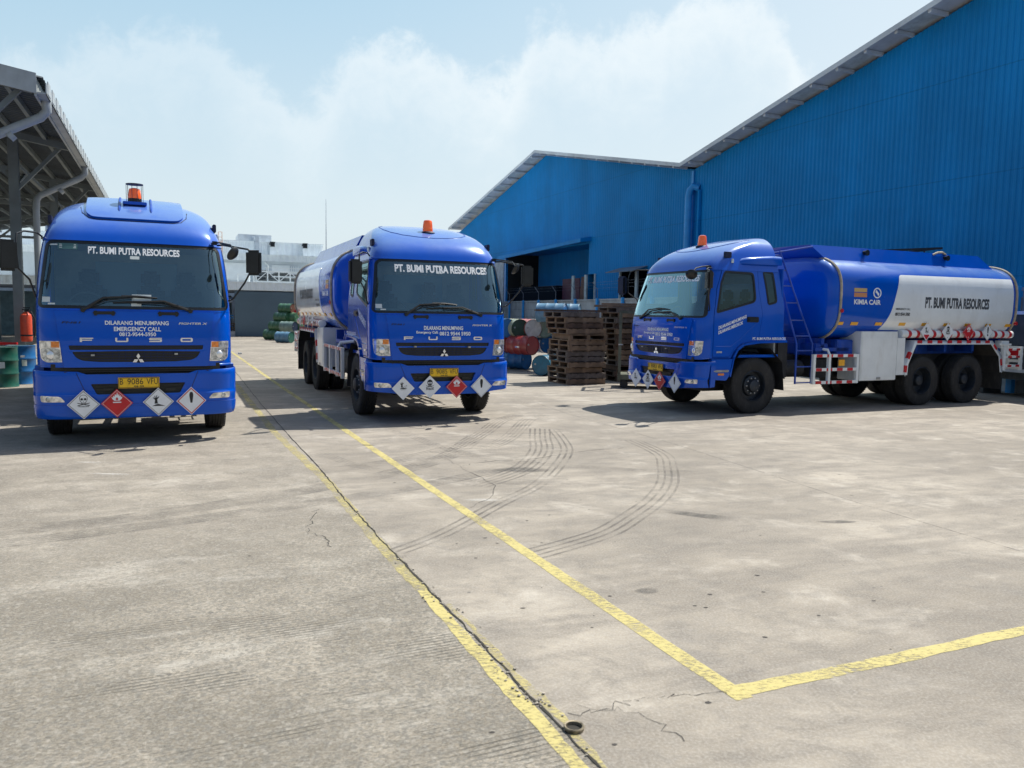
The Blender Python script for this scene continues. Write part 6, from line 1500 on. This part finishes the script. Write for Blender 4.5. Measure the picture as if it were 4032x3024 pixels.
g = MB(); g.tube([(.03, 0, 1.65), (.16, -.05, 1.63), (.25, -.06, 1.45), (.25, -.05, 1.15), (.21, -.03, 1.0)], .018, 8); g.build('hose', M['black'], ex)
cb = thing('timber_blocks', 'small timber blocks beside the shed column base', 'timber', qs(-3.0, 22.9), QANG + .2)
g = MB(); g.box(0, .38, 0, .3, 0, .22, bev=.01); g.box(.42, .6, .05, .3, 0, .38, bev=.01); g.box(.05, .35, .02, .28, .225, .38, bev=.01); g.build('block', M['wood2'], cb)
rbar = thing('red_bar', 'red steel bar lying along the shed bench', 'bar', Vector((-12.9, 19.5, 0)), 0)
g = MB(); g.box(-1.2, .7, -.03, .03, .80, .87); g.box(-1.1, -1.04, -.03, .03, 0, .8); g.box(.5, .56, -.03, .03, 0, .8); g.build('bar', M['red'], rbar)

# ================================================================== PALLETS AND CART
def make_pallet(m_):
    t_ = bpy.data.objects.new('wooden_pallet', None); COL.objects.link(t_); t_.empty_display_size = .2
    g = MB()
    for k in range(7): x = -.55 + k * 1.1 / 6.0; g.box(x - .075 if k else -.55, x + .075 if k < 6 else .55, -.55, .55, .120, .142)
    g.build('top_deck', m_, t_, smooth=0)
    g = MB()
    for k in range(3): x = -.50 + k * .5; g.box(x - .05, x + .05, -.548, .548, .0, .020)
    g.build('bottom_deck', m_, t_, smooth=0)
    for y in (-.50, 0, .50):
        g = MB(); g.box(-.547, .547, y - .048, y + .048, .0205, .1195); g.build('stringer', m_, t_, smooth=0)
    return t_
M['wood3'] = mat('grey_wood', (.115, .095, .085), .9, var=.4, vscale=4, bump=.5, bscale=30, dirt=.5, dirtcol=(.05, .04, .035))
PA, PB, PC = make_pallet(M['wood']), make_pallet(M['wood2']), make_pallet(M['wood3'])
used = {0: False, 1: False, 2: False}
ORD = 'bottom second third fourth fifth sixth seventh eighth ninth tenth eleventh twelfth thirteenth fourteenth fifteenth'.split()
def stack(cx, cy, ang, n_, group, desc, seed):
    r_ = random.Random(seed)
    for k in range(n_):
        w_ = 1 if r_.random() < .25 or (seed == 1 and k in (7, 8, 9)) else (2 if r_.random() < .35 else 0); src = (PA, PB, PC)[w_]
        t_ = src if not used[w_] else copy_tree(src); used[w_] = True
        j = .022 + (.03 if k > n_ * .6 else 0)
        t_.location = (cx + r_.gauss(0, j), cy + r_.gauss(0, j * .6), k * .1424); t_.rotation_euler = (0, 0, R(ang) + r_.gauss(0, .03) + (math.pi / 2 if r_.random() < .1 else 0))
        sc = r_.uniform(.96, 1.04); t_.scale = (sc, sc, 1)
        tag(t_, '%s pallet from the ground in the %s' % (ORD[k] if k else 'lowest', desc), 'pallet', group)
stack(1.66, 20.72, 24, 13, 'pallets in the near stack', 'near pallet stack beside the drums', 1)
stack(3.10, 21.9, 20, 14, 'pallets in the middle stack', 'stack between the near stack and cart', 2)
stack(4.45, 22.4, -10, 14, 'pallets in the rear stack', 'stack behind the cart and right truck', 3)
pk = thing('loose_plank', 'long weathered plank lying on top of the near pallet stack', 'plank', (1.50, 20.45, 1.855), R(8))
g = MB(); g.box(-.95, .9, -.12, .12, .0, .05, bev=.005); g.build('plank', M['wood'], pk)
pk = thing('loose_plank', 'rough planks lying across the tops of the middle and rear stacks', 'plank', (3.4, 21.6, 1.998), R(-2))
g = MB(); g.box(-1.2, 1.2, -.10, .14, .0, .06, bev=.005); g.box(-1.0, 1.5, -.02, .12, .065, .11, bev=.005); g.build('plank', M['wood2'], pk)
ct = thing('steel_cart', 'khaki steel frame cart on small wheels in front of the pallets', 'cart', (2.62, 19.35, 0), R(-8))
g = MB()
for x, y in ((0, 0), (1.4, 0), (0, .9), (1.4, .9)): g.box(x - .035, x + .035, y - .035, y + .035, .18, 1.88)
for y in (0, .9): g.box(0, 1.4, y - .035, y + .035, 1.83, 1.90)
for x in (0, 1.4, .45): g.box(x - .03, x + .03, 0, .9, 1.835, 1.895)
g.box(.42, .47, -.03, .03, .3, 1.84)
g.box(-.04, 1.44, -.04, .94, .22, .34); g.build('frame', M['green_st'], ct, smooth=0)
for x in (.12, 1.25):
    for y in (.05, .85): g = MB(); g.lathe([(0, -.03), (.09, -.03), (.10, 0), (.09, .03), (0, .03)], 16, 'Y', (x, y, .10)); g.box(x - .04, x + .04, y - .04, y + .04, .12, .22); g.build('castor', M['chassis'], ct)
# dark steel skip by the wall behind the right truck's tail
tr = thing('steel_skip', 'dark grey steel skip against the yard wall at the right photo edge', 'skip', bs(17.55, 14.2), BANG)
sk_m = mat('dark_grey_steel', (.035, .045, .05), .7, var=.3, dirt=.4)
g = MB(); g.box(-.42, .42, -1.6, 1.2, .42, .55); g.box(-.45, -.40, -1.6, 1.2, .55, 2.0); g.box(.40, .45, -1.6, 1.2, .55, 2.0); g.box(-.45, .45, 1.15, 1.2, .55, 2.0); g.box(-.45, .45, -1.6, -1.55, .55, 2.0); g.build('body', sk_m, tr)
g = MB(); g.box(-.49, -.452, -1.62, 1.22, .60, .68); g.box(-.49, -.452, -1.62, 1.22, 1.96, 2.04); g.build('edge_rail', M['fgrey'], tr)
for y in (-1.3, .9): g = MB(); g.box(-.3, .3, y - .06, y + .06, 0, .42); g.build('foot', sk_m, tr)
